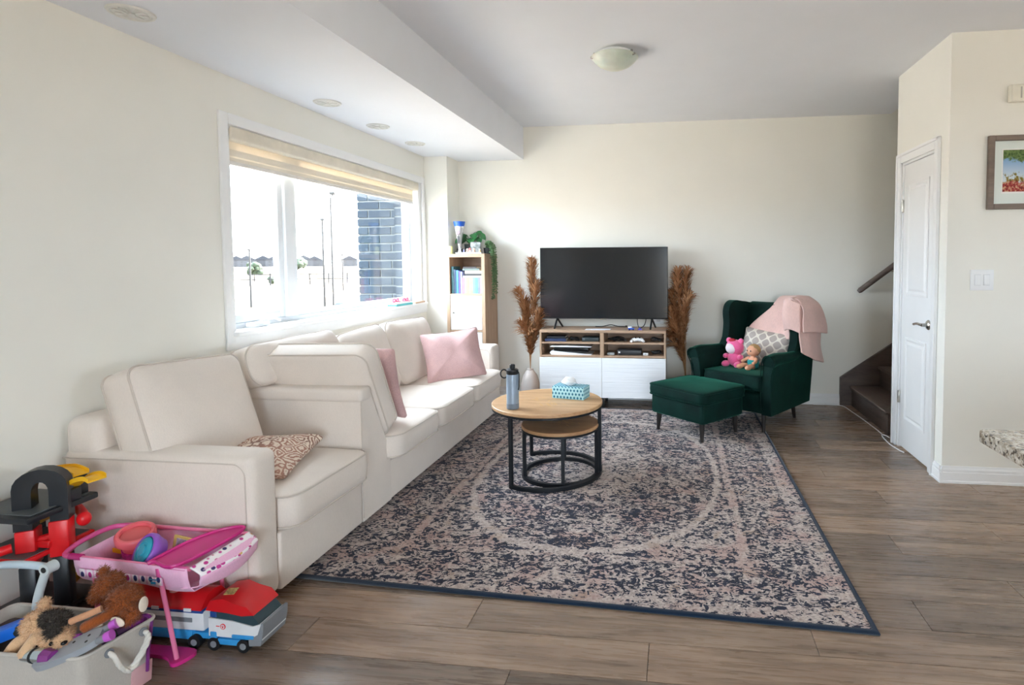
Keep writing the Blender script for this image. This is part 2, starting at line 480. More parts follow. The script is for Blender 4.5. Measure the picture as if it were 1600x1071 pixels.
b = NB(); box(b, (GX+.028, WY1-.05, WZ0), (XL, WY1-.001, WZ1), .002); box(b, (GX+.045, WY0+.001, WZ0), (XL, WY0+.02, WZ1)); box(b, (GX+.045, WY0, WZ1-.02), (XL, WY1, WZ1)); obj('jamb', b, M['trim'], win, ang=30)
b = NB(); box(b, (GX+.03, WY0-.02, WZ0-.004), (XL+.055, WY1-.0, WZ0+.022), .006); obj('window_stool', b, M['trim'], win, ang=30)
b = NB(); box(b, (GX+.04, 3.06, WZ0+.022), (GX+.10, 3.20, WZ0+.05), .012, 3); tube(b, spline([(GX+.09, 3.10, WZ0+.045), (GX+.11, 3.14, WZ0+.062), (GX+.11, 3.22, WZ0+.066), (GX+.11, 3.27, WZ0+.05)], 5), .008, 8); o = obj('crank_handle', b, M['white'], win); o['label'] = 'white folding crank handle'
tr = sroot('trim_1', (XL, 4.09, WZ0))
for nm, lo, hi in (('casing_side', (XL, WY0-.062, .945), (XL+.018, WY0, WZ1+.062)), ('casing_side', (XL, WY1, WZ0), (XL+.018, WY1+.062, WZ1+.062)), ('casing_head', (XL, WY0, WZ1), (XL+.018, WY1, WZ1+.062)), ('apron', (XL, WY0-.062, .905), (XL+.016, WY1+.062, WZ0-.004))):
    b = NB(); box(b, lo, hi, .006); obj(nm, b, M['trim'], tr, ang=30)

# ---- rear glazing and far window (behind the camera): plain frames and glass
w2 = sroot('window_2', (.8, YR, 0)); b = NB()
for x0 in (PX0, (PX0+PX1)/2-.03, PX1-.06): box(b, (x0, YR-.12, 0), (x0+.06, YR-.04, PZ), .004)
box(b, (PX0, YR-.12, PZ-.06), (PX1, YR-.04, PZ), .004); box(b, (PX0, YR-.12, 0), (PX1, YR-.04, .06), .004); obj('window_frame', b, M['vinyl'], w2)
b = NB(); box(b, (PX0+.06, YR-.083, .06), ((PX0+PX1)/2-.03, YR-.078, PZ-.06)); obj('pane', b, M['glass'], w2)
b = NB(); box(b, ((PX0+PX1)/2+.03, YR-.083, .06), (PX1-.06, YR-.078, PZ-.06)); obj('pane', b, M['glass'], w2)
w3 = sroot('window_3', (XE, .6, 1)); b = NB(); frame_x(b, XE+.03, XE+.1, 0.0, 1.2, 1.2, 2.1, .05); obj('window_frame', b, M['vinyl'], w3)
b = NB(); box(b, (XE+.06, .05, 1.25), (XE+.065, 1.15, 2.05)); obj('pane', b, M['glass'], w3)

# ---- stairs rising to the right along the back wall
st = sroot('staircase', (1.62, 5.1, 0))
M['stair'] = wood('stained_stair', (84, 72, 66), (116, 102, 94), 'y', 9, 8, .4)
M['stairx'] = wood('stained_stair_side', (82, 70, 65), (114, 99, 92), 'x', 9, 8, .45)
RISE, RUN, SX0, SY0, SY1 = .192, .255, 1.655, 4.72, 5.645
for i in range(6):
    b = NB(); box(b, (SX0+RUN*i, SY0 if i == 0 else 4.565, RISE*i), (SX0+RUN*i+.018, SY1, RISE*(i+1)-.028), .001); obj('riser', b, M['stair'], st)
    b = NB(); box(b, (SX0+RUN*i-.025, (SY0-.02) if i == 0 else 4.565, RISE*(i+1)-.028), (SX0+RUN*(i+1)+.015, SY1, RISE*(i+1)), .009, 3); obj('tread', b, M['stair'], st)
b = NB(); box(b, (SX0, SY0-.018, 0), (1.9, SY0, RISE-.028)); obj('side_panel', b, M['stair'], st)
sl = RISE/RUN
b = NB(); prism(b, [(1.550, 0), (1.550, .262), (1.60, .30), (3.2, .30+1.6*sl*.94), (3.2, 0)], SY1, YB-.001); obj('skirt_board', b, M['stairx'], st, ang=30)
b = NB(); prism(b, [(1.546, 0), (1.546, .268), (1.60, .308), (3.2, .308+1.6*sl*.94), (3.2, .285+1.6*sl*.94), (1.612, .285), (1.566, .252), (1.566, 0)], SY1-.012, YB-.001); obj('skirt_cap', b, M['stairx'], st, ang=30)
hr = thing('handrail', 'dark wooden handrail rising along the wall above the stairs', 'handrail', (1.7, 5.6, 1.1))
d = Vector((1, 0, .784)).normalized(); p = Vector((1.685, 5.595, 1.092))
b = NB(); tube(b, [p, p+d*.02, p+d*1.6], .026, 14, rs=[.018, .026, .026]); obj('rail', b, M['stairx'], hr)
for s in (.42, 1.3):
    q = p+d*s; b = NB(); tube(b, spline([q+Vector((0, 0, -.02)), q+Vector((0, .02, -.05)), q+Vector((0, .073, -.055))], 5), .006, 8); cyl(b, q+Vector((0, .064, -.055)), q+Vector((0, .073, -.055)), .025, n=16); obj('bracket', b, M['chrome'], hr)

# ================================================================== EXTERIOR
def groundmat():
    t = NT('dry_field'); co = t.coord()
    nz = t.noise(co, .06, 6, .6); n2 = t.noise(t.coord(scale=(.3, .3, 1)), .5, 5, .7)
    f = t.math('ADD', t.math('MULTIPLY', nz, .6), t.math('MULTIPLY', n2, .4))
    t.set(t.ramp(f, [(.40, lin((88, 78, 62))), (.5, lin((146, 134, 118))), (.60, lin((170, 160, 148)))]), .95, 0, .1)
    return t.m
b = NB(); box(b, (-600, -60, -.8), (60, 700, -.55))
g = struct(obj('ground', b, groundmat(), smooth=False))
M['brick'] = None
def brickmat():
    t = NT('slate_brick'); oi = t.n('ShaderNodeObjectInfo').outputs['Random']; co = t.coord()
    base = t.ramp(oi, [(0, lin((32, 41, 51))), (.5, lin((40, 50, 60))), (1, lin((50, 58, 66)))])
    t.set(t.mix(1, base, t.ramp(t.noise(co, 40, 5, .7), [(.3, (.75, .75, .75, 1)), (.7, (1.1, 1.1, 1.1, 1))]), 'MULTIPLY'), .9, 0, .2)
    t.bump(t.noise(co, 60, 5), .4, .004); return t.m
M['brick'] = brickmat()
M['mortar'] = mat('mortar', (88, 92, 92), .95)
pier = sroot('wall_porch', (-2.95, 5.48, -.55))
PXa, PXb, PYf = -3.225, -2.66, 5.485
b = NB(); box(b, (PXa+.008, PYf+.008, -.55), (PXb-.0, PYf+.55, 3.1)); obj('mortar_core', b, M['mortar'], pier, smooth=False)
def brick_mesh(L, W=.09, Hh=.072):
    b = NB(); box(b, (-L/2, -W/2, -Hh/2), (L/2, W/2, Hh/2), .003, 1)
    me = bpy.data.meshes.new('brick'); b.to_mesh(me); b.free(); me.materials.append(M['brick']); return me
bms = {}
def brick(x0, x1, y, z, rz=0):
    L = round(x1-x0, 3)
    me = bms.get(L) or bms.setdefault(L, brick_mesh(L))
    o = bpy.data.objects.new('brick', me); C.objects.link(o); o.parent = pier; o.matrix_parent_inverse = pier.matrix_basis.inverted()
    o.location = ((x0+x1)/2, y, z); return o
BL, CH = .245, .0855
z = .60; k = 0
while z < 2.5:
    x = PXa - (0 if k % 2 == 0 else BL/2)
    while x < PXb-.02:
        a, c2 = max(x, PXa), min(x+BL-.011, PXb)
        if c2-a > .03: brick(a, c2, PYf+.045-.002, z)
        x += BL
    for j in range(2):          # outer end of the pier, seen from outside only
        o = brick(0, .22, 0, z); o.location = (PXa+.043, PYf+.09+.12+j*.235, z); o.rotation_euler = (0, 0, PI/2)
    z += CH; k += 1
# brick return of the house wall beside the window
b = NB(); box(b, (-2.742, WY1+.045, -.55), (-2.652, PYf, 3.1)); obj('mortar_core', b, M['mortar'], pier, smooth=False)
z = .60
while z < 2.5:
    o = brick(0, .092, 0, z); o.location = (-2.698, WY1+.08, z); z += CH
b = NB(); box(b, (-2.745, -3, -.55), (-2.652, WY0-.02, 3.1)); box(b, (-2.745, WY0-.02, -.55), (-2.652, WY1+.02, WZ0-.03)); struct(obj('wall_outside', b, M['mortar'], smooth=False))

def az(px_dir, dist): return Vector((px_dir[0]*dist, px_dir[1]*dist, -.55))
M['hwall'] = mat('house_siding', (44, 45, 49), .9); M['hroof'] = mat('house_shingles', (28, 30, 36), .9); M['hwin'] = mat('house_window', (14, 16, 20), .6)
def house(loc, w, h, d, rz, label):
    t = thing('house', label, 'house', loc, rz, 'far row of houses')
    b = NB(); box(b, (-w/2, -d/2, 0), (w/2, d/2, h)); obj('wall', b, M['hwall'], t, local=True, smooth=False)
    b = NB(); prism(b, [(-w/2-.4, h), (0, h+w*.28), (w/2+.4, h)], -d/2-.4, d/2+.4, 'y'); obj('roof', b, M['hroof'], t, local=True, smooth=False)
    for sx in (-.27, .27):
        for zz in (.28, .68):
            b = NB(); box(b, (w*sx-.6, -d/2-.05, h*zz-.6), (w*sx+.6, -d/2+.05, h*zz+.7)); obj('window', b, M['hwin'], t, local=True, smooth=False)
    return t
hs = [(370, -.6425, .767, 520, 12), (385, -.632, .775, 500, 12), (402, -.616, .788, 520, 13), (418, -.604, .797, 500, 12), (476, -.572, .820, 480, 12), (492, -.560, .828, 500, 11), (546, -.518, .855, 480, 11)]
hl = ['far grey house at the left edge of the window view', 'far grey house just left of the green tree', 'far grey house just right of the green tree', 'far grey house closest to the left of the window mullion', 'far grey house closest to the right of the window mullion', 'far grey house just left of the two tall poles', 'far grey house beside the dark brick pier']
for (px, ax, ay, dist, w), lb in zip(hs, hl):
    house(az((ax, ay), dist), w, 5.2, 10, math.atan2(ay, ax)-PI/2, lb)
M['leafout'] = mat('field_tree_leaves', (24, 36, 20), .9, var=.4, vs=3)
M['bark'] = mat('bark', (22, 18, 15), .9)
def blob_tree(name, label, cat, loc, r, h, n=26, group=None, trunk=True):
    t = thing(name, label, cat, loc, 0, group); b = NB(); rnd = random.Random(int(abs(loc[0]*13)))
    for _ in range(n):
        a = rnd.random()*2*PI; q = math.sqrt(rnd.random())*r*.75
        sph(b, (q*math.cos(a), q*math.sin(a), h*(.45+.5*rnd.random())), r*(.22+.2*rnd.random()), u=8, v=6)
    for v in b.verts: v.co += Vector((rnd.uniform(-1, 1), rnd.uniform(-1, 1), rnd.uniform(-1, 1)))*r*.06
    obj('crown', b, M['leafout'], t, local=True)
    b = NB(); cyl(b, (0, 0, 0), (0, 0, h*.5), r*.08, r*.05, 10); obj('trunk', b, M['bark'], t, local=True)
blob_tree('field_tree', 'round green tree standing in the field left of the mullion', 'tree', az((-.625, .78), 75), .9, 2.0)
blob_tree('field_bush', 'low green bush in the dry field near the mullion', 'bush', az((-.607, .795), 62), .6, .7)
blob_tree('field_bush', 'dry low bush in front of the field below the green tree', 'bush', az((-.628, .778), 19), .22, .25)
blob_tree('field_bush', 'dark low bush far across the field right of the mullion', 'bush', az((-.580, .815), 200), 3.2, 3.0)
M['pole'] = mat('weathered_pole', (14, 14, 15), .8)
def pole(label, ax, ay, dist, h, r, lamp=False):
    t = thing('utility_pole', label, 'pole', az((ax, ay), dist), 0)
    b = NB(); cyl(b, (0, 0, 0), (0, 0, h), r, r*.7, 10); obj('post', b, M['pole'], t, local=True)
    b = NB()
    if lamp: tube(b, spline([(0, 0, h), (.1, 0, h+.15), (.1, 0, h+.2)], 5), r*.6, 6); box(b, (-.02, -.07, h+.13), (.2, .07, h+.24), .03)
    else: box(b, (-.06, -.06, h-.05), (.06, .06, h+.03), .01)
    obj('lamp_head' if lamp else 'cap', b, M['pole'], t, local=True)
pole('left one of two tall thin poles outside the window', -.5495, .835, 24, 3.6, .045)
pole('right taller one of two thin poles outside the window', -.539, .842, 24, 4.4, .045, True)
pole('thin short post in front of the green tree', -.629, .777, 30, 2.6, .05)
pole('short post beyond the two tall poles', -.527, .850, 45, 2.6, .06)
# low tarp-covered heap in the field
car = thing('tarp_heap', 'low blue-grey heap lying in the field beside the brick pier', 'heap', az((-.521, .8535), 29), math.radians(60))
M['tarp'] = mat('blue_tarp', (26, 36, 48), .7, bump=.5, bs=8)
b = NB(); rs = [[Vector((.62*r*math.cos(a_)*(1+.12*math.sin(3*a_)), .3*r*math.sin(a_)*(1+.15*math.cos(2*a_)), z_)) for a_ in [2*PI*k_/24 for k_ in range(24)]] for r, z_ in ((1, 0), (.96, .08), (.8, .17), (.5, .22), (.1, .23))]
loft(b, rs); obj('cover', b, M['tarp'], car, local=True, ang=180)
b = NB(); tube(b, [Vector((.64*math.cos(a_)*(1+.12*math.sin(3*a_)), .31*math.sin(a_)*(1+.15*math.cos(2*a_)), .02)) for a_ in [2*PI*k_/24 for k_ in range(24)]], .02, 6, closed=True); obj('edge_rope', b, M['pole'], car, local=True)
# far fence rails
fe = thing('field_fence', 'low post fence running across the dry field', 'fence', az((-.53, .848), 60), math.atan2(.848, -.53)-PI/2)
for i in range(12):
    b = NB(); box(b, (-9+i*1.6-.06, -.06, 0), (-9+i*1.6+.06, .06, 1.1)); obj('fence_post', b, M['pole'], fe, local=True)
for zz in (.5, .95):
    b = NB(); box(b, (-9, -.03, zz), (8.8, .03, zz+.09)); obj('fence_rail', b, M['pole'], fe, local=True)
# ================================================================== FURNITURE
def FR(o, x, z):
    x = Vector(x).normalized(); z = Vector(z); z = (z-x*z.dot(x)).normalized(); y = z.cross(x)
    m = Matrix((x, y, z)).transposed().to_4x4(); m.translation = o; return m

def pcushion(name, parent, Mx, w, d, hb, puff, rc=.05, mt=None, pm_=None, wr=.004, seed=1, side=.012, pr=.0045, concave=0, pw=.55, world=True):
    b = NB(); cushion(b, w, d, hb, puff, rc, Mx, concave=concave, wr=wr, seed=seed, side=side, pw=pw)
    o = obj(name, b, mt or M['sofa'], parent, ang=180)
    b = NB(); piping(b, w, d, hb, rc, pr, Mx, concave=concave); obj('piping', b, pm_ or M['sofa_pipe'], o)
    return o

# ---- near sofa section (arm at the camera end)
so = thing('sofa_end_section', 'cream sofa end section with wide arm nearest the camera beside the toys', 'sofa', (-2.0, 2.3, 0))
FX = -1.60
def softbox(name, parent, lo, hi, bev=.03, seg=4, mt=None):
    b = NB(); box(b, lo, hi, bev, seg); return obj(name, b, mt or M['sofa'], parent, ang=60)
AY0, AY1, AZ = 1.945, 2.092, .648
arm = softbox('armrest', so, (-2.43, AY0, .05), (FX, AY1, AZ), .035)
def arm_piping(parent, y, x0, x1, z0, z1, rc=.05):
    pts = [(x0, y, z1)]+[(x1-rc+rc*math.sin(a), y, z1-rc+rc*math.cos(a)) for a in [k*PI/16 for k in range(9)]]+[(x1, y, z0)]
    b = NB(); tube(b, pts, .0035, 6); obj('piping', b, M['sofa_pipe'], parent)
arm_piping(arm, AY0+.002, -2.42, FX-.03, .06, AZ-.03)
arm_piping(arm, AY1-.002, -2.42, FX-.03, .06, AZ-.03)
softbox('base', so, (-2.40, AY1-.01, .05), (FX+.002, 2.695, .29), .012, 3)
softbox('back', so, (-2.435, AY0+.01, .05), (-2.26, 2.695, .775), .05, 5)
pcushion('seat_cushion', so, FR((-1.895, 2.395, .365), (1, 0, 0), (0, 0, 1)), .70, .59, .064, .032, .07, seed=2, side=.02)
pcushion('back_cushion', so, FR((-2.145, 2.265, .70), (0, .985, -.06), (.93, -.10, .34)), .575, .50, .062, .045, .05, seed=3)
for x in (-2.3, -1.7):
    for y in (2.0, 2.62):
        b = NB(); cyl(b, (x, y, 0), (x, y, .055), .02, .024, 14); obj('foot', b, M['dark'], so)

# ---- long corner sofa
cs_ = thing('corner_sofa', 'long cream three-seat sofa under the window with upright back panel', 'sofa', (-2.0, 3.9, 0))
b = NB(); prism(b, [(2.703, .05), (2.703, .735), (2.785, .735), (2.975, .36), (2.992, .28), (2.992, .05)], -2.43, FX, 'x'); bevel_all(b, .012, 3); pn = obj('side_back', b, M['sofa'], cs_, ang=50)
b = NB(); box(b, (-2.43, 2.690, .672), (FX+.012, 2.798, .742), .022, 4); obj('top_roll', b, M['sofa'], pn, ang=60)
for xx in (FX+.001,):
    b = NB(); tube(b, [(xx, 2.704, .07), (xx, 2.704, .67)], .003, 6); obj('piping', b, M['sofa_pipe'], pn)
softbox('base', cs_, (-2.40, 2.985, .05), (FX, 4.93, .275), .012, 3)
softbox('back', cs_, (-2.435, 2.72, .05), (-2.245, 5.06, .755), .05, 5)
far = softbox('armrest', cs_, (-2.43, 4.875, .05), (FX-.02, 5.085, .640), .035)
arm_piping(far, 4.877, -2.40, FX-.05, .25, .61)
for i, (y0, y1) in enumerate(((2.955, 3.535), (3.54, 4.19), (4.195, 4.865))):
    pcushion('seat_cushion', cs_, FR((-1.890, (y0+y1)/2, .360+.004*i), (1, 0, 0), (0, 0, 1)), .72, y1-y0, .060, .040, .08, seed=5+i, side=.02)
for i, (y0, y1, zt, tw) in enumerate(((2.63, 3.42, .925, .0), (3.43, 4.03, .915, .05), (4.03, 4.80, .91, -.03))):
    ym = (y0+y1)/2
    pcushion('back_cushion', cs_, FR((-2.175-(.035 if i == 0 else 0), ym, .67+(.170 if i == 0 else 0)), (tw*.4, 1, tw), (.95, 0, .30)), y1-y0, (.22 if i == 0 else .50), .050, .065, .09, seed=9+i, wr=.008)
pcushion('back_cushion', cs_, FR((-1.89, 2.905, .685), (1, .0, .02), (0, .90, .42)), .60, .535, .055, .045, .06, seed=14)
for x in (-2.3, -1.72):
    for y in (2.85, 5.0):
        b = NB(); cyl(b, (x, y, 0), (x, y, .055), .02, .024, 14); obj('foot', b, M['dark'], cs_)

# ---- pillows
M['pink'] = fabric('dusty_pink_linen', (198, 163, 161), var=.12, strength=.5)
def pillow(name, label, Mx, w, d, puff, mt, seed, wr=.008, concave=.07, group=None):
    b = NB(); cushion(b, w, d, .004, puff, .02, Mx, concave=concave, wr=wr, seed=seed, pw=.75)
    o = tag(obj(name, b, mt, ang=180), label, 'pillow', group); return o
pillow('throw_pillow', 'dusty pink pillow leaning at the far end of the long sofa', FR((-1.80, 4.42, .635), (.84, .48, .10), (.42, -.72, .48)), .47, .43, .07, M['pink'], 3, .02)
pillow('throw_pillow', 'dusty pink pillow wedged behind the divider cushion, only its edge showing', FR((-1.82, 3.085, .70), (1, -.02, -.05), (0, .93, .36)), .50, .47, .065, M['pink'], 4)
def paisley():
    t = NT('paisley_print'); co = t.coord()
    v = t.n('ShaderNodeTexVoronoi', feature='DISTANCE_TO_EDGE'); t.l.new(t.n('ShaderNodeVectorMath', operation='ADD').outputs[0], v.inputs['Vector'])
    va = v.inputs['Vector'].links[0].from_node; t.l.new(t.noise(co, 14, 3, .6, 0, True), va.inputs[0]); t.l.new(co, va.inputs[2]); v.inputs['Scale'].default_value = 17; va.operation = 'MULTIPLY_ADD'; va.inputs[1].default_value = (.05, .05, .05)
    m = t.step(t.math('PINGPONG', t.math('MULTIPLY', v.outputs[0], 4.2), .5), .25, .08)
    base = t.mix(t.step(t.noise(co, 6, 3), .5, .08), lin((172, 128, 112)), lin((144, 114, 102)))
    t.set(t.mix(m, base, lin((228, 212, 196))), .9, 0, .2); t.bump(t.noise(co, 300, 2), .2, .002); return t.m
pillow('throw_pillow', 'brown and cream paisley pillow lying on the near sofa seat', FR((-1.90, 2.36, .498), (.97, .22, -.0), (.06, -.10, 1)), .42, .42, .062, paisley(), 5, .006)

# ---- rug
def rugmat():
    t = NT('distressed_rug'); co = t.coord(); x, y, z = t.sep(co)
    ax, ay = t.math('ABSOLUTE', x), t.math('ABSOLUTE', y)
    dx, dy = t.math('SUBTRACT', 1.22, ax), t.math('SUBTRACT', 1.545, ay)
    de = t.math('MINIMUM', dx, dy)
    def band(v, a, c, w=.008): return t.math('MULTIPLY', t.step(v, a, w), t.math('SUBTRACT', 1.0, t.step(v, c, w)))
    # mirrored coordinates give the medallion its symmetry
    cb = t.n('ShaderNodeCombineXYZ'); t.l.new(ax, cb.inputs[0]); t.l.new(ay, cb.inputs[1])
    sym = cb.outputs[0]
    wob = t.math('MULTIPLY', t.math('SUBTRACT', t.noise(co, 11, 3), .5), .05)
    ex = t.math('DIVIDE', x, .74); ey = t.math('DIVIDE', y, 1.08)
    e = t.math('ADD', t.math('SQRT', t.math('ADD', t.math('POWER', t.math('ABSOLUTE', ex), 2.3), t.math('POWER', t.math('ABSOLUTE', ey), 2.3))), wob)
    ex2 = t.math('DIVIDE', x, .28); ey2 = t.math('DIVIDE', y, .38)
    e2 = t.math('ADD', t.math('SQRT', t.math('ADD', t.math('MULTIPLY', ex2, ex2), t.math('MULTIPLY', ey2, ey2))), t.math('MULTIPLY', wob, 2))
    # floral shapes
    flo = t.noise(sym, 6.5, 2, .5, 2.6); sw = t.noise(sym, 11, 3, .6, 2.6)
    wear = t.noise(t.coord(scale=(1, 1.6, 1)), 19, 3, .62, 2.4)
    wear2 = t.noise(co, 110, 3, .7)
    f = t.math('ADD', t.math('ADD', t.math('MULTIPLY', flo, .22), t.math('MULTIPLY', sw, .50)), t.math('ADD', t.math('MULTIPLY', wear, .80), t.math('MULTIPLY', wear2, .16)))
    thr = t.math('ADD', .852, 0.0)
    inside = t.math('SUBTRACT', 1.0, t.step(e, .98, .02))
    thr = t.math('SUBTRACT', thr, t.math('MULTIPLY', inside, .03))
    thr = t.math('ADD', thr, t.math('MULTIPLY', t.math('SUBTRACT', 1.0, t.step(e2, 1.0, .06)), .035))
    thr = t.math('ADD', thr, t.math('MULTIPLY', band(e, .99, 1.035, .012), .12))
    thr = t.math('ADD', thr, t.math('MULTIPLY', band(e2, .98, 1.12, .03), .06))
    thr = t.math('SUBTRACT', thr, t.math('MULTIPLY', band(de, .13, .36, .02), .02))
    thr = t.math('ADD', thr, t.math('MULTIPLY', band(de, .035, .11, .02), .035))
    for a, c in ((.115, .13), (.365, .38), (.43, .442)): thr = t.math('SUBTRACT', thr, t.math('MULTIPLY', band(de, a, c, .006), .05))
    for a, c in ((.385, .425),): thr = t.math('ADD', thr, t.math('MULTIPLY', band(de, a, c, .01), .045))
    thr = t.math('SUBTRACT', thr, t.math('MULTIPLY', band(e, 1.06, 1.085, .012), .05))
    thr = t.math('ADD', thr, t.math('MULTIPLY', t.math('SUBTRACT', t.noise(co, 2.6, 3), .5), .14))
    navy = t.step(f, thr, .016)
    light = t.ramp(t.noise(co, 60, 4, .75), [(.30, lin((132, 116, 114))), (.5, lin((186, 172, 166))), (.70, lin((216, 205, 198)))])
    rose = t.step(t.noise(sym, 4.5, 2, .5, 1.0), .54, .08)
    light = t.mix(t.math('MULTIPLY', t.math('MULTIPLY', rose, .5), t.math('SUBTRACT', 1.0, band(e, .98, 1.05))), light, lin((176, 138, 130)))
    gold = t.step(t.noise(sym, 8, 2, .5, .6), .64, .05)
    light = t.mix(t.math('MULTIPLY', gold, .4), light, lin((160, 132, 106)))
    dark = t.ramp(t.noise(co, 40, 3), [(.35, lin((14, 20, 40))), (.65, lin((30, 38, 62)))])
    t.set(t.mix(navy, light, dark), .95, 0, .1)
    t.bump(t.noise(co, 420, 3), .5, .004); t.b.inputs['Sheen Weight'].default_value = .15
    return t.m
rug = thing('area_rug', 'distressed navy and blush oriental rug with navy edge under the coffee tables', 'rug', (-.50, 3.71, 0))
RC = [(-1.72, 2.262), (.736, 2.150), (.706, 5.235), (-1.72, 5.285)]
b = NB()
q = [Vector((x, y, 0)) for x, y in RC]
def rugpt(u, v, z): return (q[0]*(1-u)*(1-v)+q[1]*u*(1-v)+q[2]*u*v+q[3]*(1-u)*v)+Vector((0, 0, z))
n = 12
rings = [[rugpt(i/n, j/n, .011) for i in range(n+1)] for j in range(n+1)]
loft(b, rings, closed_ring=False, caps=False)
bot = [[rugpt(i/n, j/n, .001) for i in (0, n)] for j in (0, n)]; loft(b, bot, closed_ring=False, caps=False)
for (u0, v0, u1, v1) in ((0, 0, 1, 0), (1, 0, 1, 1), (1, 1, 0, 1), (0, 1, 0, 0)):
    loft(b, [[rugpt(u0, v0, .001), rugpt(u1, v1, .001)], [rugpt(u0, v0, .011), rugpt(u1, v1, .011)]], closed_ring=False, caps=False)
pile = obj('pile', b, rugmat(), rug, local=False, ang=30)
pile.data.transform(Matrix.Translation((.50, -3.71, 0))); pile.matrix_parent_inverse = Matrix.Identity(4)
b = NB(); loft(b, [[rugpt(u, v, z_) for u, v in ((o_, o_*.8), (1-o_, o_*.8), (1-o_, 1-o_*.8), (o_, 1-o_*.8))] for o_, z_ in ((-.002, .001), (-.003, .008), (-.001, .014), (.002, .0155), (.0052, .014), (.006, .010), (.005, .002))], wrap=True); bindo = obj('binding', b, fabric('navy_binding', (16, 36, 58)), rug, ang=180); bindo['label'] = 'navy bound edge'

# ---- nesting coffee tables
def ring_arc(bm, c, r, z, a0, a1, w=.012, n=40, closed=False):
    pts = [(c[0]+r*math.cos(a0+(a1-a0)*k/n), c[1]+r*math.sin(a0+(a1-a0)*k/n), z) for k in range(n if closed else n+1)]
    rings = []
    for i, p in enumerate(pts):
        a = a0+(a1-a0)*i/n; d = Vector((math.cos(a), math.sin(a), 0)); u = Vector((0, 0, 1)); P = Vector(p)
        rings.append([P+d*w+u*w, P-d*w+u*w, P-d*w-u*w, P+d*w-u*w])
    return loft(bm, rings, wrap=closed)
def carved(bm, c, z, R, seed):
    rnd = random.Random(seed)
    for k in range(26):
        a = rnd.random()*2*PI; r = R*(.08+.42*rnd.random()); p = Vector((c[0]+r*math.cos(a), c[1]+r*math.sin(a), z))
        d = Vector((math.cos(a+rnd.uniform(-.9, .9)), math.sin(a+rnd.uniform(-.9, .9)), 0)); L = R*.10
        s = d.cross(Vector((0, 0, 1)))*R*.016
        vs = [bm.verts.new(v) for v in (p-d*L, p+s, p+d*L, p-s)]; bm.faces.new(vs)
M['carve'] = mat('carved_wood', (212, 168, 110), .5)
M['tabletop2'] = wood('mango_small_top', (150, 108, 74), (204, 160, 116), 'x', 6, 9)
def coffee_table(label, c, r, z, legs, arc, mt, seed, rleg):
    t = thing('coffee_table', label, 'table', (c[0], c[1], 0))
    b = NB(); lathe(b, [(0, z-.022), (r-.003, z-.022), (r, z-.018), (r, z-.003), (r-.004, z), (0, z)], (c[0], c[1], 0), n=72); tp = obj('table_top', b, mt, t, ang=30)
    b = NB(); carved(b, (c[0]+.01, c[1]+.02), z+.0008, r, seed); o = obj('carving', b, M['carve'], tp, smooth=False); o['kind'] = 'stuff'
    b = NB(); lathe(b, [(0, z-.036), (r-.004, z-.036), (r-.001, z-.034), (r-.001, z-.0225), (0, z-.0225)], (c[0], c[1], 0), n=72); obj('rim', b, M['black'], t, ang=30)
    for a in legs:
        p = Vector((c[0]+rleg*math.cos(a), c[1]+rleg*math.sin(a), 0))
        b = NB(); box(b, (-.011, -.011, .012), (.011, .011, z-.034), .002, 1, Matrix.Translation(p) @ Matrix.Rotation(a, 4, 'Z')); obj('leg', b, M['black'], t, ang=30)
    b = NB(); ring_arc(b, c, rleg, .0235, arc[0], arc[1], .0115, 56, closed=(arc[1]-arc[0] > 6.2)); obj('floor_ring', b, M['black'], t, ang=40)
BT = (-.837, 3.614)
def ang(p): return math.atan2(p[1]-BT[1], p[0]-BT[0])
aL, aR, aB = ang((-1.0, 3.30)), ang((-.49, 3.60)), ang((-1.027, 3.909))
coffee_table('larger round coffee table with pale wooden top and black metal legs', BT, .359, .48, (aL, aR, aB), (aL, aB), M['tabletop'], 1, .345)
coffee_table('smaller round nesting table tucked under the larger coffee table', (-.748, 3.588), .250, .347, (math.radians(-150), math.radians(-75), math.radians(-5), math.radians(95)), (0, 2*PI), M['tabletop2'], 2, .240)

# ---- water bottle
M['bottle'] = mat('grey_blue_bottle', (150, 166, 184), .35, metal=.2); M['bottle2'] = mat('grey_bottle_base', (120, 134, 150), .4)
wb = thing('water_bottle', 'grey-blue water bottle with black lid on the coffee table', 'bottle', (-1.005, 3.395, .48))
cb_ = (-1.005, 3.395, 0)
b = NB(); lathe(b, [(0, .515), (.038, .515), (.038, .68), (.036, .695), (0, .695)], cb_); obj('body', b, M['bottle'], wb)
b = NB(); lathe(b, [(0, .4815), (.036, .4815), (.0385, .485), (.0385, .514), (0, .514)], cb_); obj('base_sleeve', b, M['bottle2'], wb)
b = NB(); lathe(b, [(0, .695), (.034, .695), (.037, .70), (.037, .722), (.03, .728), (.017, .73), (.017, .752), (.013, .756), (0, .756)], cb_); lid = obj('lid', b, M['dark'], wb)
b = NB(); tube(b, [(cb_[0]-.036+.022*math.cos(a)-.014, cb_[1]-.01, .698+.026*math.sin(a)) for a in [k*PI/10 for k in range(20)]], .0045, 8, closed=True); obj('carry_loop', b, M['dark'], lid)
b = NB(); tube(b, spline([(cb_[0]+.03, cb_[1]-.012, .716), (cb_[0]+.046, cb_[1]-.014, .70), (cb_[0]+.043, cb_[1]-.012, .62), (cb_[0]+.040, cb_[1]-.012, .60)], 5), .004, 8); obj('strap', b, M['dark'], lid)
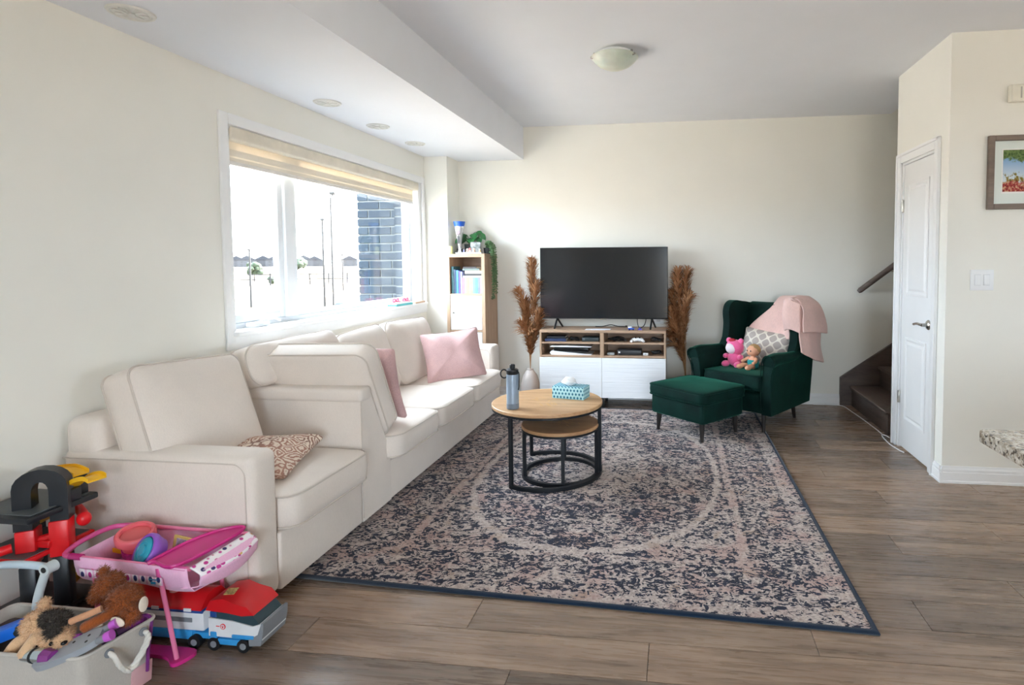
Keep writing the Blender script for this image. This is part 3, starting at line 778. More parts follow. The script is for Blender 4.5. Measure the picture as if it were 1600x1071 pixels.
# ---- tissue box
def tissuemat():
    t = NT('tissue_print'); x, y, z = t.sep(t.coord())
    s = 42.0
    u = t.math('ADD', x, t.math('MULTIPLY', y, 1.0)); v = z
    row = t.math('FLOOR', t.math('MULTIPLY', v, s))
    uu = t.math('FRACT', t.math('ADD', t.math('MULTIPLY', u, s), t.math('MULTIPLY', t.math('MODULO', row, 2.0), .5)))
    vv = t.math('FRACT', t.math('MULTIPLY', v, s))
    d = t.math('ADD', t.math('MULTIPLY', t.math('ABSOLUTE', t.math('SUBTRACT', uu, .5)), 1.3), t.math('ABSOLUTE', t.math('SUBTRACT', vv, .5)))
    c = t.mix(t.step(d, .42, .05), lin((28, 110, 140)), lin((176, 222, 230)))
    t.set(c, .6, 0, .3); return t.m
tb = thing('tissue_box', 'blue patterned tissue box with white tissue on the coffee table', 'tissue box', (-.70, 3.72, .48), math.radians(-12))
b = NB(); box(b, (-.112, -.058, .0005), (.112, .058, .082), .003, 2); obj('carton', b, tissuemat(), tb, local=True, ang=30)
b = NB(); rs = []
for k in range(9):
    t_ = k/8; r = .055*math.sin(.35+t_*2.2)**.8*(1.1-.5*t_)
    rs.append([Vector((-.02+.01*math.sin(3*t_)+r*1.1*math.cos(a)*(1+.18*math.sin(3*a+k)), r*.55*math.sin(a), .081+.052*t_+.006*math.sin(2*a+k))) for a in [2*PI*j/24 for j in range(24)]])
loft(b, rs); obj('tissue', b, M['white'], tb, local=True, ang=180)

# ---- TV bench
TX0, TX1, TY0, TY1 = -1.299, -.099, 5.305, 5.655
tv = thing('tv_bench', 'low oak-look TV bench with white doors and open cubbies', 'tv bench', (-.7, 5.48, 0))
def bx(name, parent, lo, hi, mt, bev=.002, seg=1): 
    b = NB(); box(b, lo, hi, bev, seg); return obj(name, b, mt, parent, ang=30)
bx('top_panel', tv, (TX0, TY0, .715), (TX1, TY1, .740), M['oakx'])
for x in (TX0, (TX0+TX1)/2-.018, TX1-.018): bx('upright', tv, (x, TY0+.002, .10), (x+(.018 if x != (TX0+TX1)/2-.018 else .036), TY1, .715), M['oak'])
for x0, x1 in ((TX0+.018, -.717), (-.681, TX1-.018)):
    bx('shelf', tv, (x0, TY0+.004, .608), (x1, TY1-.01, .626), M['oakx'])
    bx('shelf', tv, (x0, TY0+.004, .482), (x1, TY1-.01, .500), M['oakx'])
    bx('bottom_panel', tv, (x0, TY0+.02, .10), (x1, TY1-.01, .118), M['oakx'])
bx('back_panel', tv, (TX0+.01, TY1-.01, .10), (TX1-.01, TY1-.002, .715), M['oakx'])
def wavedoor():
    t = NT('wavy_white_front'); co = t.coord(scale=(1.2, 1, 30))
    t.set(lin((238, 241, 245)), .4, 0, .35); t.bump(t.noise(co, 2.0, 2, .5, .6), .55, .006); return t.m
M['wave'] = wavedoor()
for x0, x1 in ((TX0+.001, -.7015), (-.6985, TX1-.001)): bx('door', tv, (x0, TY0-.018, .102), (x1, TY0, .480), M['wave'], .002)
for x in (TX0+.05, -.7, TX1-.05):
    for y in (TY0+.05, TY1-.05):
        b = NB(); box(b, (x-.02, y-.02, 0), (x+.02, y+.02, .10), .003); obj('leg', b, M['dark'], tv, ang=30)

# ---- television
tel = thing('television', 'large black flat television on the oak TV bench', 'television', (-.7, 5.46, .74))
b = NB(); box(b, (-1.318, 5.438, .835), (-.083, 5.462, 1.524), .004, 2); box(b, (-1.12, 5.46, .87), (-.28, 5.50, 1.3), .01, 2); obj('casing', b, M['dark'], tel, ang=30)
def screenmat():
    t = NT('tv_screen'); t.set(t.ramp(t.noise(t.coord(), 2, 2), [(.3, lin((16, 18, 22))), (.7, lin((24, 26, 31)))]), .13, 0, .65); return t.m
b = NB(); box(b, (-1.313, 5.4355, .846), (-.088, 5.4385, 1.520), .001, 1); obj('screen', b, screenmat(), tel, ang=30)
for fx in (-1.155, -.235):
    b = NB(); tube(b, [(fx, 5.45, .84), (fx-.012, 5.37, .746)], .009, 8); tube(b, [(fx, 5.45, .84), (fx+.030, 5.56, .746)], .009, 8); obj('foot', b, M['dark'], tel)
b = NB(); box(b, (-.73, 5.434, .830), (-.67, 5.44, .838), .001, 1); o = obj('badge', b, M['chrome'], tel)
# ================================================================== ARMCHAIR, OTTOMAN, BLANKET
V_ = M['velvet']
CC, CR = (.66, 5.035, 0), math.radians(-36)
ch = thing('wing_armchair', 'dark green velvet wingback armchair beside the stairs', 'armchair', CC, CR)
ch.matrix_basis = ch.matrix_basis @ Matrix.Diagonal((.93, 1, 1, 1))
M['cleg'] = mat('dark_leg_wood', (34, 28, 26), .4)
def lobj(name, b, mt, parent=ch, ang=60): return obj(name, b, mt, parent, local=True, ang=ang)
# legs
for sx, y, dy in ((-.27, -.29, -.01), (.27, -.29, -.01), (-.24, .27, .05), (.24, .27, .05)):
    b = NB(); cyl(b, (sx*1.02, y+dy, 0.001 if y > 0 else .012), (sx, y, .185), .014, .024, 12); lobj('leg', b, M['cleg'])
# apron / seat base
b = NB(); box(b, (-.315, -.35, .165), (.315, .33, .33), .025, 3); lobj('seat_base', b, V_)
b = NB(); Mx = FR((0, -.045, .395), (1, 0, 0), (0, .05, 1)); cushion(b, .60, .66, .055, .022, .06, Mx, wr=.004, seed=21, side=.015); sc_ = lobj('seat_cushion', b, V_, ang=180)
b = NB(); piping(b, .60, .66, .055, .06, .005, Mx); lobj('piping', b, V_, sc_)
# backrest: curved slab leaning back
def back_ring(z, w, yc, th, top=0):
    n = 28; out = []
    for k in range(n):
        a = 2*PI*k/n; cx, sy = math.cos(a), math.sin(a)
        x = w*math.copysign(abs(cx)**.5, cx); y = th*math.copysign(abs(sy)**.6, sy)
        out.append(Vector((x, yc+y-.03*(1-(x/w)**2) , z-top*(x/w)**2*.0)))
    return out
b = NB()
rings = [back_ring(z, w, yc, th) for z, w, yc, th in ((.17, .28, .30, .05), (.40, .30, .335, .065), (.60, .31, .375, .07), (.80, .325, .41, .065), (.93, .325, .435, .055), (.985, .31, .443, .045), (1.003, .28, .445, .02))]
loft(b, rings); lobj('backrest', b, V_)
# side panels: arm + wing per side
def side_solid(outline, xi, xo, taper=None, rnd=.028):
    b = NB(); prism(b, outline, xi, xo, 'x'); bevel_all(b, rnd, 3, 25); return b
for s in (-1, 1):
    arm_o = [(-.375, .17), (-.385, .40), (-.40, .56), (-.36, .605), (-.20, .60), (.0, .585), (.14, .60), (.32, .62), (.36, .45), (.33, .17)]
    b = side_solid([(y, z) for y, z in arm_o], s*.30, s*.385, rnd=.018)
    for v in b.verts: v.co.x += s*.035*max(0, (v.co.z-.30)/.32)**2
    ar = lobj('armrest', b, V_)
    # scrolled top of the arm
    b = NB(); pts = spline([(s*.375, -.405, .595), (s*.378, -.30, .608), (s*.378, -.10, .598), (s*.372, .08, .60), (s*.36, .20, .64)], 6)
    tube(b, pts, .05, 14, rs=[.058-.022*i/(len(pts)-1) for i in range(len(pts))]); lobj('arm_roll', b, V_, ar)
    # piping round the arm front
    b = NB(); tube(b, spline([(s*.30, -.392, .20), (s*.302, -.402, .45), (s*.320, -.415, .60), (s*.36, -.42, .648), (s*.415, -.42, .63), (s*.43, -.415, .585), (s*.395, -.402, .48), (s*.385, -.39, .20)], 6), .005, 6); lobj('piping', b, V_, ar)
    wing_o = [(.04, .60), (.07, .70), (.085, .82), (.075, .92), (.10, .99), (.17, 1.025), (.27, 1.015), (.38, 1.0), (.47, .97), (.45, .80), (.40, .60)]
    wing_o = [(p.x, p.y) for p in spline([(a, c, 0) for a, c in wing_o], 4, True)]
    b = NB(); prism(b, wing_o, s*.285, s*.355, 'x'); bevel_all(b, .022, 3, 40)
    for v in b.verts: v.co.x += s*(.03*max(0, (.35-v.co.y)/.3))
    lobj('wing', b, V_)

# ---- knitted blanket over the right wing (chair-local coordinates)
knit = fabric('blush_knit', (226, 190, 182), var=.07, weave=300, strength=.5)
bl = thing('knit_blanket', 'blush pink knitted blanket draped over the green armchair', 'blanket', CC, CR)
bl.matrix_basis = bl.matrix_basis @ Matrix.Diagonal((.93, 1, 1, 1))
ctrl = [  # rows from inner front edge, over the top, down the outside
    [(-.24, .275, .745), (-.01, .26, .705), (.17, .24, .70), (.27, .16, .71)],
    [(-.15, .305, .85), (.03, .295, .83), (.19, .27, .82), (.265, .15, .83)],
    [(-.03, .36, .96), (.08, .345, .955), (.20, .30, .96), (.275, .09, .96)],
    [(.02, .45, 1.055), (.12, .44, 1.06), (.26, .28, 1.07), (.34, .07, 1.06)],
    [(.10, .53, 1.03), (.24, .53, 1.03), (.40, .28, 1.05), (.425, .04, 1.02)],
    [(.16, .555, .85), (.33, .56, .84), (.46, .26, .88), (.445, .0, .86)],
    [(.22, .555, .66), (.38, .55, .64), (.48, .24, .68), (.455, -.02, .70)],
    [(.26, .54, .50), (.42, .53, .48), (.49, .21, .55), (.465, -.03, .64)],
]
b = NB(); grid_surf(b, ctrl, 6, 5)
for v in b.verts:
    p = v.co; n_ = mnoise.noise(p*7)*.014+math.sin(p.y*38+p.z*5)*.006*max(0, min(1, (p.x-.3)*5)); v.co += Vector((n_, n_*.5, n_*.3))
o = obj('blanket_main', b, knit, bl, local=True, ang=180); md = o.modifiers.new('solid', 'SOLIDIFY'); md.thickness = .014; md.offset = 0; md = o.modifiers.new('sub', 'SUBSURF'); md.levels = 1; md.render_levels = 1
ctrl = [
    [(.31, .06, 1.075), (.36, .20, 1.085), (.36, .34, 1.075)],
    [(.448, .03, 1.0), (.455, .20, 1.02), (.45, .38, 1.0)],
    [(.468, .0, .88), (.492, .18, .86), (.50, .40, .86)],
    [(.478, -.01, .80), (.512, .16, .79), (.52, .38, .76)],
]
b = NB(); grid_surf(b, ctrl, 6, 6)
o = obj('blanket_fold', b, knit, bl, local=True, ang=180); md = o.modifiers.new('solid', 'SOLIDIFY'); md.thickness = .016; md.offset = 0; md = o.modifiers.new('sub', 'SUBSURF'); md.levels = 1; md.render_levels = 1

ctrl = [
    [(.24, .16, 1.055), (.275, .05, 1.06), (.33, .015, 1.065), (.43, .04, 1.03)],
    [(.25, .14, .97), (.275, .02, .965), (.33, -.015, .965), (.44, .01, .95)],
    [(.258, .15, .885), (.28, .02, .88), (.34, -.018, .885), (.45, .0, .87)],
    [(.265, .16, .80), (.285, .04, .80), (.36, -.012, .82), (.452, -.005, .79)],
]
b = NB(); grid_surf(b, ctrl, 6, 5)
o = obj('blanket_front', b, knit, bl, local=True, ang=180); md = o.modifiers.new('solid', 'SOLIDIFY'); md.thickness = .014; md.offset = 0; md = o.modifiers.new('sub', 'SUBSURF'); md.levels = 1; md.render_levels = 1

# ---- patterned pillow on the armchair
def trellis():
    t = NT('trellis_print'); x, y, z = t.sep(t.coord('Generated'))
    uu_ = t.math('MULTIPLY', x, 4.5); vv_ = t.math('MULTIPLY', z, 3.2); u = t.math('ADD', uu_, vv_); v = t.math('SUBTRACT', uu_, vv_)
    a = t.math('MULTIPLY', t.math('SINE', t.math('MULTIPLY', u, PI)), t.math('SINE', t.math('MULTIPLY', v, PI)))
    m = t.step(t.math('ABSOLUTE', a), .22, .06)
    t.set(t.mix(m, lin((226, 220, 208)), lin((176, 166, 160))), .9, 0, .2); t.bump(t.noise(t.coord(), 300, 2), .2, .002); return t.m
b = NB(); cushion(b, .47, .33, .004, .06, .02, None, concave=.05, wr=.005, seed=6, pw=.75)
o = obj('lumbar_pillow', b, trellis(), None, ang=180)
lm = Matrix.Translation(CC) @ Matrix.Rotation(CR, 4, 'Z') @ FR((.0, .20, .605), (1, -.02, -.10), (0, -.93, .37))
o.data.transform(FR((0, 0, 0), (1, 0, 0), (0, -1, .0)))   # stand upright so generated coords run x/z
o.matrix_world = lm @ FR((0, 0, 0), (1, 0, 0), (0, -1, 0)).inverted()
tag(o, 'cream and taupe trellis pattern pillow on the green armchair', 'pillow')

# ---- ottoman
ot = thing('ottoman', 'green velvet footstool with dark tapered legs in front of the armchair', 'footstool', (.160, 4.632, 0), math.radians(-43))
b = NB(); box(b, (-.275, -.245, .155), (.275, .245, .31), .02, 3); obj('base', b, V_, ot, local=True, ang=60)
b = NB(); Mx = Matrix.Translation((0, 0, .350)); cushion(b, .59, .53, .038, .026, .055, Mx, seed=30, wr=.003, side=.012); c_ = obj('cushion', b, V_, ot, local=True, ang=180)
b = NB(); piping(b, .59, .53, .038, .055, .005, Mx); obj('piping', b, V_, c_, local=True)
for sx in (-1, 1):
    for sy in (-1, 1):
        b = NB(); cyl(b, (sx*.232, sy*.205, .012), (sx*.225, sy*.198, .165), .013, .024, 12); obj('leg', b, M['cleg'], ot, local=True)

# ---- soft toys on the armchair (chair-local builds)
M['plushpink'] = fabric('pink_plush', (240, 104, 160), var=.12, strength=.6, sheen=.6)
M['plushwhite'] = fabric('white_plush', (240, 226, 232), var=.06, strength=.6)
M['red'] = mat('red_cloth', (176, 24, 48), .7)
CM = Matrix.Translation(CC) @ Matrix.Rotation(CR, 4, 'Z')
def cpos(p): return CM @ Vector(p)
pk = thing('plush_toy', 'bright pink plush toy sitting on the green armchair', 'plush toy', cpos((-.13, -.09, .47)), CR)
b = NB(); sph(b, (0, 0, .07), (.065, .06, .07)); obj('body', b, M['plushpink'], pk, local=True)
b = NB(); sph(b, (0, 0, .165), (.082, .065, .07)); hd = obj('head', b, M['plushpink'], pk, local=True)
b = NB(); sph(b, (-.012, -.03, .16), (.058, .045, .05)); obj('face_patch', b, M['plushwhite'], hd, local=True)
for s in (-1, 1):
    b = NB(); sph(b, (s*.058, .0, .222), (.026, .018, .026)); obj('ear', b, M['plushpink'], hd, local=True)
    b = NB(); sph(b, (s*.06, -.05, .025), (.032, .05, .028)); obj('foot', b, M['plushpink'], pk, local=True)
    b = NB(); sph(b, (s*.07, -.03, .09), (.024, .035, .022)); obj('arm', b, M['plushpink'], pk, local=True)
b = NB(); sph(b, (-.015, -.02, .228), (.034, .022, .017)); obj('cap', b, M['red'], hd, local=True)
M['skin'] = mat('doll_vinyl', (224, 164, 132), .5); M['teal'] = fabric('teal_cloth', (40, 150, 150), strength=.3); M['dollhair'] = mat('doll_hair', (176, 138, 92), .8, bump=.5)
dl = thing('baby_doll', 'small baby doll in a teal outfit on the green armchair', 'doll', cpos((.045, -.12, .465)), CR-.3)
b = NB(); rs = [[Vector((rx*math.cos(a), .02+ry*math.sin(a)-.0, z)) for a in [2*PI*k/18 for k in range(18)]] for z, rx, ry in ((.01, .02, .018), (.02, .048, .04), (.06, .05, .04), (.095, .042, .033), (.112, .018, .018), (.118, .018, .018), (.125, .045, .042), (.15, .058, .054), (.18, .053, .05), (.203, .028, .028), (.207, .005, .005))]
loft(b, rs)
for s in (-1, 1):
    tube(b, spline([(s*.028, -.005, .03), (s*.045, -.05, .04), (s*.05, -.085, .028), (s*.05, -.10, .04)], 5), .02, 10, rs=None)
    tube(b, spline([(s*.036, .015, .098), (s*.062, -.01, .08), (s*.066, -.045, .065)], 5), .014, 10)
obj('body', b, M['skin'], dl, local=True, ang=180)
b = NB(); rs = [[Vector((rx*math.cos(a), .02+ry*math.sin(a), z)) for a in [2*PI*k/18 for k in range(18)]] for z, rx, ry in ((.012, .03, .03), (.02, .053, .045), (.06, .055, .045), (.085, .047, .038))]
loft(b, rs); obj('outfit', b, M['teal'], dl, local=True, ang=180)
b = NB(); sph(b, (0, .032, .168), (.058, .05, .05)); obj('hair', b, M['dollhair'], dl, local=True)
for s in (-1, 1):
    b = NB(); sph(b, (s*.02, -.029, .163), (.006, .004, .007), u=8, v=6); obj('eye', b, M['dark'], dl, local=True)

# ================================================================== BOOKCASE
KX0, KX1, KY0, KY1, KZ = -2.208, -1.822, 5.285, 5.660, 1.470
bk = thing('bookcase', 'tall narrow oak-look shelf unit with white doors in the corner', 'shelf unit', ((KX0+KX1)/2, 5.47, 0))
th = .034
bx('side_panel', bk, (KX0, KY0, 0), (KX0+th, KY1, KZ-th), M['oak']); bx('side_panel', bk, (KX1-th, KY0, 0), (KX1, KY1, KZ-th), M['oak'])
bx('top_panel', bk, (KX0, KY0, KZ-th), (KX1, KY1, KZ), M['oakx'])
shz = [0, .36, .715, 1.068]
for z in shz: bx('shelf', bk, (KX0+th, KY0+.002, z+(.0 if z else .0)), (KX1-th, KY1, z+.018), M['oakx'])
bx('back_panel', bk, (KX0+th, KY1-.008, 0), (KX1-th, KY1, KZ-th), M['oakx'])
for z0, z1 in ((.022, .357), (.381, .712), (.736, 1.066)):
    dr = bx('door', bk, (KX0+th+.003, KY0+.003, z0), (KX1-th-.003, KY0+.018, z1), M['white'])
    b = NB(); cyl(b, (KX0+th+.035, KY0-.012, (z0+z1)/2), (KX0+th+.035, KY0+.004, (z0+z1)/2), .009, .006, 12); obj('knob', b, M['chrome'], dr)
# books in the open top cell
pages = mat('book_pages', (232, 226, 212), .9, var=.05, vs=80)
def book(label, lo, hi, rgb, spine='y', group='books in the shelf unit'):
    lo, hi = Vector(lo), Vector(hi); t = thing('book', label, 'book', ((lo.x+hi.x)/2, (lo.y+hi.y)/2, lo.z), 0, group)
    c = mat('cover', rgb, .5, var=.10, vs=30); b = NB(); w = .0022
    if hi.z-lo.z > hi.x-lo.x:   # upright, spine to the front
        box(b, (lo.x, lo.y, lo.z), (lo.x+w, hi.y, hi.z)); box(b, (hi.x-w, lo.y, lo.z), (hi.x, hi.y, hi.z)); box(b, (lo.x, lo.y, lo.z), (hi.x, lo.y+w, hi.z), .0008, 1)
        obj('cover', b, c, t, ang=30); b = NB(); box(b, (lo.x+w, lo.y+w, lo.z+.003), (hi.x-w, hi.y-.004, hi.z-.003)); obj('page_block', b, pages, t, smooth=False)
    else:
        box(b, (lo.x, lo.y, lo.z), (hi.x, hi.y, lo.z+w)); box(b, (lo.x, lo.y, hi.z-w), (hi.x, hi.y, hi.z)); box(b, (lo.x, lo.y, lo.z), (hi.x, lo.y+w, hi.z), .0008, 1)
        obj('cover', b, c, t, ang=30); b = NB(); box(b, (lo.x+.003, lo.y+w, lo.z+w), (hi.x-.003, hi.y-.004, hi.z-w)); obj('page_block', b, pages, t, smooth=False)
    return t
zb = 1.0865; x = KX0+th+.004
tall = [(.024, .262, (62, 112, 122), 'tall slate-teal book at the left end of the shelf cell'), (.020, .232, (52, 74, 104), 'dark navy book second from the left in the shelf cell'), (.026, .225, (70, 130, 190), 'bright blue book among the tall books in the shelf cell'), (.016, .218, (108, 84, 140), 'purple book among the tall books in the shelf cell'), (.018, .212, (150, 160, 210), 'pale lavender book beside the rainbow row in the shelf cell')]
for w, h, c, l in tall:
    book(l, (x, KY0+.03, zb), (x+w, KY0+.20, zb+h), c); x += w+.0015
rb = [((230, 120, 160), 'pink'), ((238, 150, 130), 'coral'), ((244, 190, 120), 'peach orange'), ((242, 226, 130), 'yellow'), ((150, 208, 130), 'green'), ((120, 206, 206), 'aqua'), ((100, 170, 226), 'sky blue'), ((120, 130, 220), 'violet blue'), ((170, 140, 214), 'lilac')]
nb = len(rb); wv = (KX1-th-.006-x)/nb
x_r0 = x
for c, l in rb:
    book('short %s book in the rainbow row of the shelf cell' % l, (x, KY0+.03, zb), (x+wv-.001, KY0+.17, zb+.152), c); x += wv
hz_ = zb+.1525
for (x0, x1, h, c, l) in ((x_r0+.005, KX1-th-.004, .020, (206, 196, 178), 'pale grey book lying directly on the rainbow row'), (x_r0+.03, KX1-th-.006, .018, (60, 62, 66), 'dark book lying in the pile above the rainbow row'), (x_r0+.028, KX1-th-.002, .030, (226, 204, 160), 'thick cream book lying in the pile above the rainbow row'), (x_r0+.004, KX1-th-.03, .020, (104, 120, 116), 'grey-green book lying near the top of the pile'), (x_r0+.008, KX1-th-.06, .016, (54, 48, 50), 'small black book on top of the lying pile')):
    book(l, (x0, KY0+.03, hz_), (x1, KY0+.19, hz_+h), c); hz_ += h+.0005
# things on top of the bookcase
ZT = KZ
tp = thing('trophy', 'tall silver and blue cone trophy on the shelf unit', 'trophy', (-2.120, 5.42, ZT))
tx, ty = -2.120, 5.42
b = NB(); box(b, (tx-.038, ty-.038, ZT), (tx+.038, ty+.038, ZT+.02), .003); lathe(b, [(.03, ZT+.02), (.03, ZT+.05), (.016, ZT+.06), (0, ZT+.06)], (tx, ty, 0)); obj('base', b, mat('dark_marble', (46, 38, 40), .25, var=.4), tp)
b = NB(); lathe(b, [(0, ZT+.06), (.014, ZT+.06), (.018, ZT+.09), (.032, ZT+.18), (.048, ZT+.27), (.045, ZT+.27), (.03, ZT+.18), (.01, ZT+.10), (0, ZT+.095)], (tx, ty, 0)); obj('cone', b, mat('silver_cup', (226, 226, 230), .25, metal=.7, var=.02), tp)
b = NB(); lathe(b, [(.0478, ZT+.27), (.0575, ZT+.318), (.0535, ZT+.318), (.045, ZT+.27)], (tx, ty, 0)); obj('cup_rim', b, mat('blue_enamel', (40, 96, 200), .3), tp)
b = NB(); cyl(b, (tx, ty-.036, ZT+.205), (tx, ty-.046, ZT+.208), .022, n=20); obj('medal', b, mat('medal_metal', (166, 150, 160), .4, metal=.5), tp)
b = NB(); prism(b, [(-.012, .10), (.012, .10), (.016, .16), (.004, .19), (-.010, .17)], 0, .004); b2 = obj('emblem', b, M['dark'], tp, local=False); b2.data.transform(Matrix.Translation((tx, ty-.035, ZT)))
cd = thing('candle', 'pale yellow pillar candle at the left end of the shelf unit', 'candle', (-2.185, 5.34, ZT))
b = NB(); lathe(b, [(0, ZT), (.022, ZT), (.0235, ZT+.003), (.0235, ZT+.072), (.021, ZT+.076), (.016, ZT+.070), (0, ZT+.069)], (-2.185, 5.34, 0)); obj('wax', b, mat('candle_wax', (226, 222, 160), .5), cd)
b = NB(); cyl(b, (-2.185, 5.34, ZT+.068), (-2.184, 5.34, ZT+.082), .0012, n=6); obj('wick', b, M['dark'], cd)
pc = thing('photo_cube', 'small grey photo block standing on the shelf unit', 'photo block', (-1.965, 5.44, ZT), math.radians(18))
b = NB(); box(b, (-.05, -.035, 0), (.05, .035, .118), .002); obj('block', b, mat('dark_block', (70, 68, 66), .4), pc, local=True)
def photomat():
    t = NT('faded_photo'); co = t.coord(); t.set(t.ramp(t.noise(co, 22, 3), [(.35, lin((96, 110, 104))), (.55, lin((190, 196, 200))), (.7, lin((150, 158, 160)))]), .4); return t.m
b = NB(); box(b, (-.047, -.0365, .004), (.047, -.0352, .114)); obj('photo', b, photomat(), pc, local=True, smooth=False)
ty_ = thing('trinket_tray', 'thin white tray under the figurines on the shelf unit', 'tray', (-1.985, 5.335, ZT))
b = NB(); box(b, (-2.115, 5.300, ZT), (-1.86, 5.372, ZT+.007), .003); obj('dish', b, M['white'], ty_)
b = NB(); box(b, (-2.117, 5.298, ZT+.006), (-1.858, 5.302, ZT+.012), .001); obj('lip', b, M['white'], ty_)
def figurine(label, x, h, rgb, rgb2, y=5.335):
    t = thing('figurine', label, 'figurine', (x, y, ZT+.0072), 0, 'small figurines on the shelf unit'); z0 = ZT+.0072
    b = NB(); lathe(b, [(0, z0), (h*.30, z0), (h*.32, z0+h*.1), (h*.24, z0+h*.5), (h*.10, z0+h*.6), (0, z0+h*.6)], (x, y, 0), 16); obj('body', b, mat('fig_body', rgb, .4), t)
    b = NB(); sph(b, (x, y, z0+h*.76), h*.24, u=14, v=10); obj('head', b, mat('fig_head', rgb2, .4), t)
figurine('round white figurine with dark spots beside the trophy base', -2.085, .056, (228, 226, 226), (220, 222, 222))
figurine('blue-grey figurine on the tray next to the white one', -2.045, .032, (120, 124, 170), (150, 150, 190))
figurine('tiny coral figurine in front of the photo block', -2.010, .045, (226, 150, 130), (240, 220, 210))
figurine('tiny red and white figurine in front of the photo block', -1.985, .05, (236, 230, 230), (206, 110, 110))
figurine('peach figurine at the right end of the tray', -1.945, .05, (236, 196, 180), (240, 214, 200))
figurine('tiny yellow figurine at the far right of the tray', -1.885, .04, (228, 196, 130), (236, 220, 180))
# potted plant
M['leaf'] = mat('leaf_green', (42, 108, 58), .45, var=.25, vs=14); M['leaf2'] = mat('ivy_green', (92, 128, 84), .6, var=.3, vs=20)
M['pot'] = mat('dark_pot', (46, 52, 52), .5)
def leaf(bm, base, tip, width, droop=.02):
    base, tip = Vector(base), Vector(tip); d = tip-base; s = d.cross(Vector((0, -.6, 1))).normalized(); nrm = s.cross(d).normalized()
    n = 7; rings = []
    for i in range(n):
        t_ = i/(n-1); w = width*math.sin(PI*min(1, t_*.92+.08))**.8*(1-.25*t_); c = base+d*t_-Vector((0, 0, 1))*droop*t_*t_
        rings.append([c-s*w+nrm*w*.25, c, c+s*w+nrm*w*.25])
    return loft(bm, rings, closed_ring=False, caps=False)
pl = thing('potted_plant', 'broad-leaved green plant in a dark pot behind the trophy', 'plant', (-2.065, 5.56, ZT))
b = NB(); lathe(b, [(0, ZT), (.045, ZT), (.060, ZT+.10), (.053, ZT+.10), (.05, ZT+.09), (0, ZT+.09)], (-2.065, 5.56, 0)); obj('pot', b, M['pot'], pl)
rnd = random.Random(5)
for i in range(17):
    a = 2*PI*i/17+rnd.uniform(-.2, .2); r = rnd.uniform(.03, .11); zt = ZT+.14+rnd.uniform(0, .15)*(1-r/.16)
    p = Vector((-2.055+r*math.cos(a), 5.545+r*.55*math.sin(a), zt)); q = p+Vector((math.cos(a)*.075, math.sin(a)*.045-.02, -.035))
    b = NB(); leaf(b, p, q, .046, .02); o = obj('leaf', b, M['leaf'], pl, ang=180)
    b = NB(); tube(b, spline([(-2.065, 5.56, ZT+.09), ((p.x-2.065)/2, (p.y+5.56)/2, p.z-.02), p], 4), .0025, 5); obj('stem', b, M['leaf2'], pl)
# trailing plant
tl = thing('trailing_plant', 'grey-green trailing plant spilling down the shelf unit side', 'plant', (-1.85, 5.52, ZT))
b = NB(); lathe(b, [(0, ZT), (.030, ZT), (.04, ZT+.06), (.035, ZT+.06), (0, ZT+.055)], (-1.865, 5.50, 0)); obj('pot', b, M['pot'], tl)
b = NB(); bs = NB(); rnd = random.Random(9)
for i in range(16):
    L = rnd.uniform(.10, .42) if i > 3 else .44; ox = rnd.uniform(-.035, .02); oy = rnd.uniform(-.09, .07)
    pts = spline([(-1.865, 5.50, ZT+.05), (-1.845+ox*.6, 5.49+oy*.6, ZT+.10+rnd.uniform(0, .03)), (-1.80+ox*.3, 5.48+oy, ZT+.06), (-1.785+abs(ox)*.4, 5.47+oy, ZT-L*.5), (-1.788+abs(ox)*.5, 5.465+oy, ZT-L)], 10)
    tube(bs, pts, .0015, 4)
    for p in pts[3:]:
        for _ in range(2):
            a = rnd.random()*2*PI; d = Vector((math.cos(a), math.sin(a), rnd.uniform(-.5, .3)))*.017
            if (p+d).x < -1.815 and (p+d).z < ZT: d.x = abs(d.x)
            leaf(b, p, p+d, .007, .004)
o = obj('foliage', b, M['leaf2'], tl, ang=180); o['kind'] = 'stuff'
obj('vines', bs, M['leaf2'], tl)

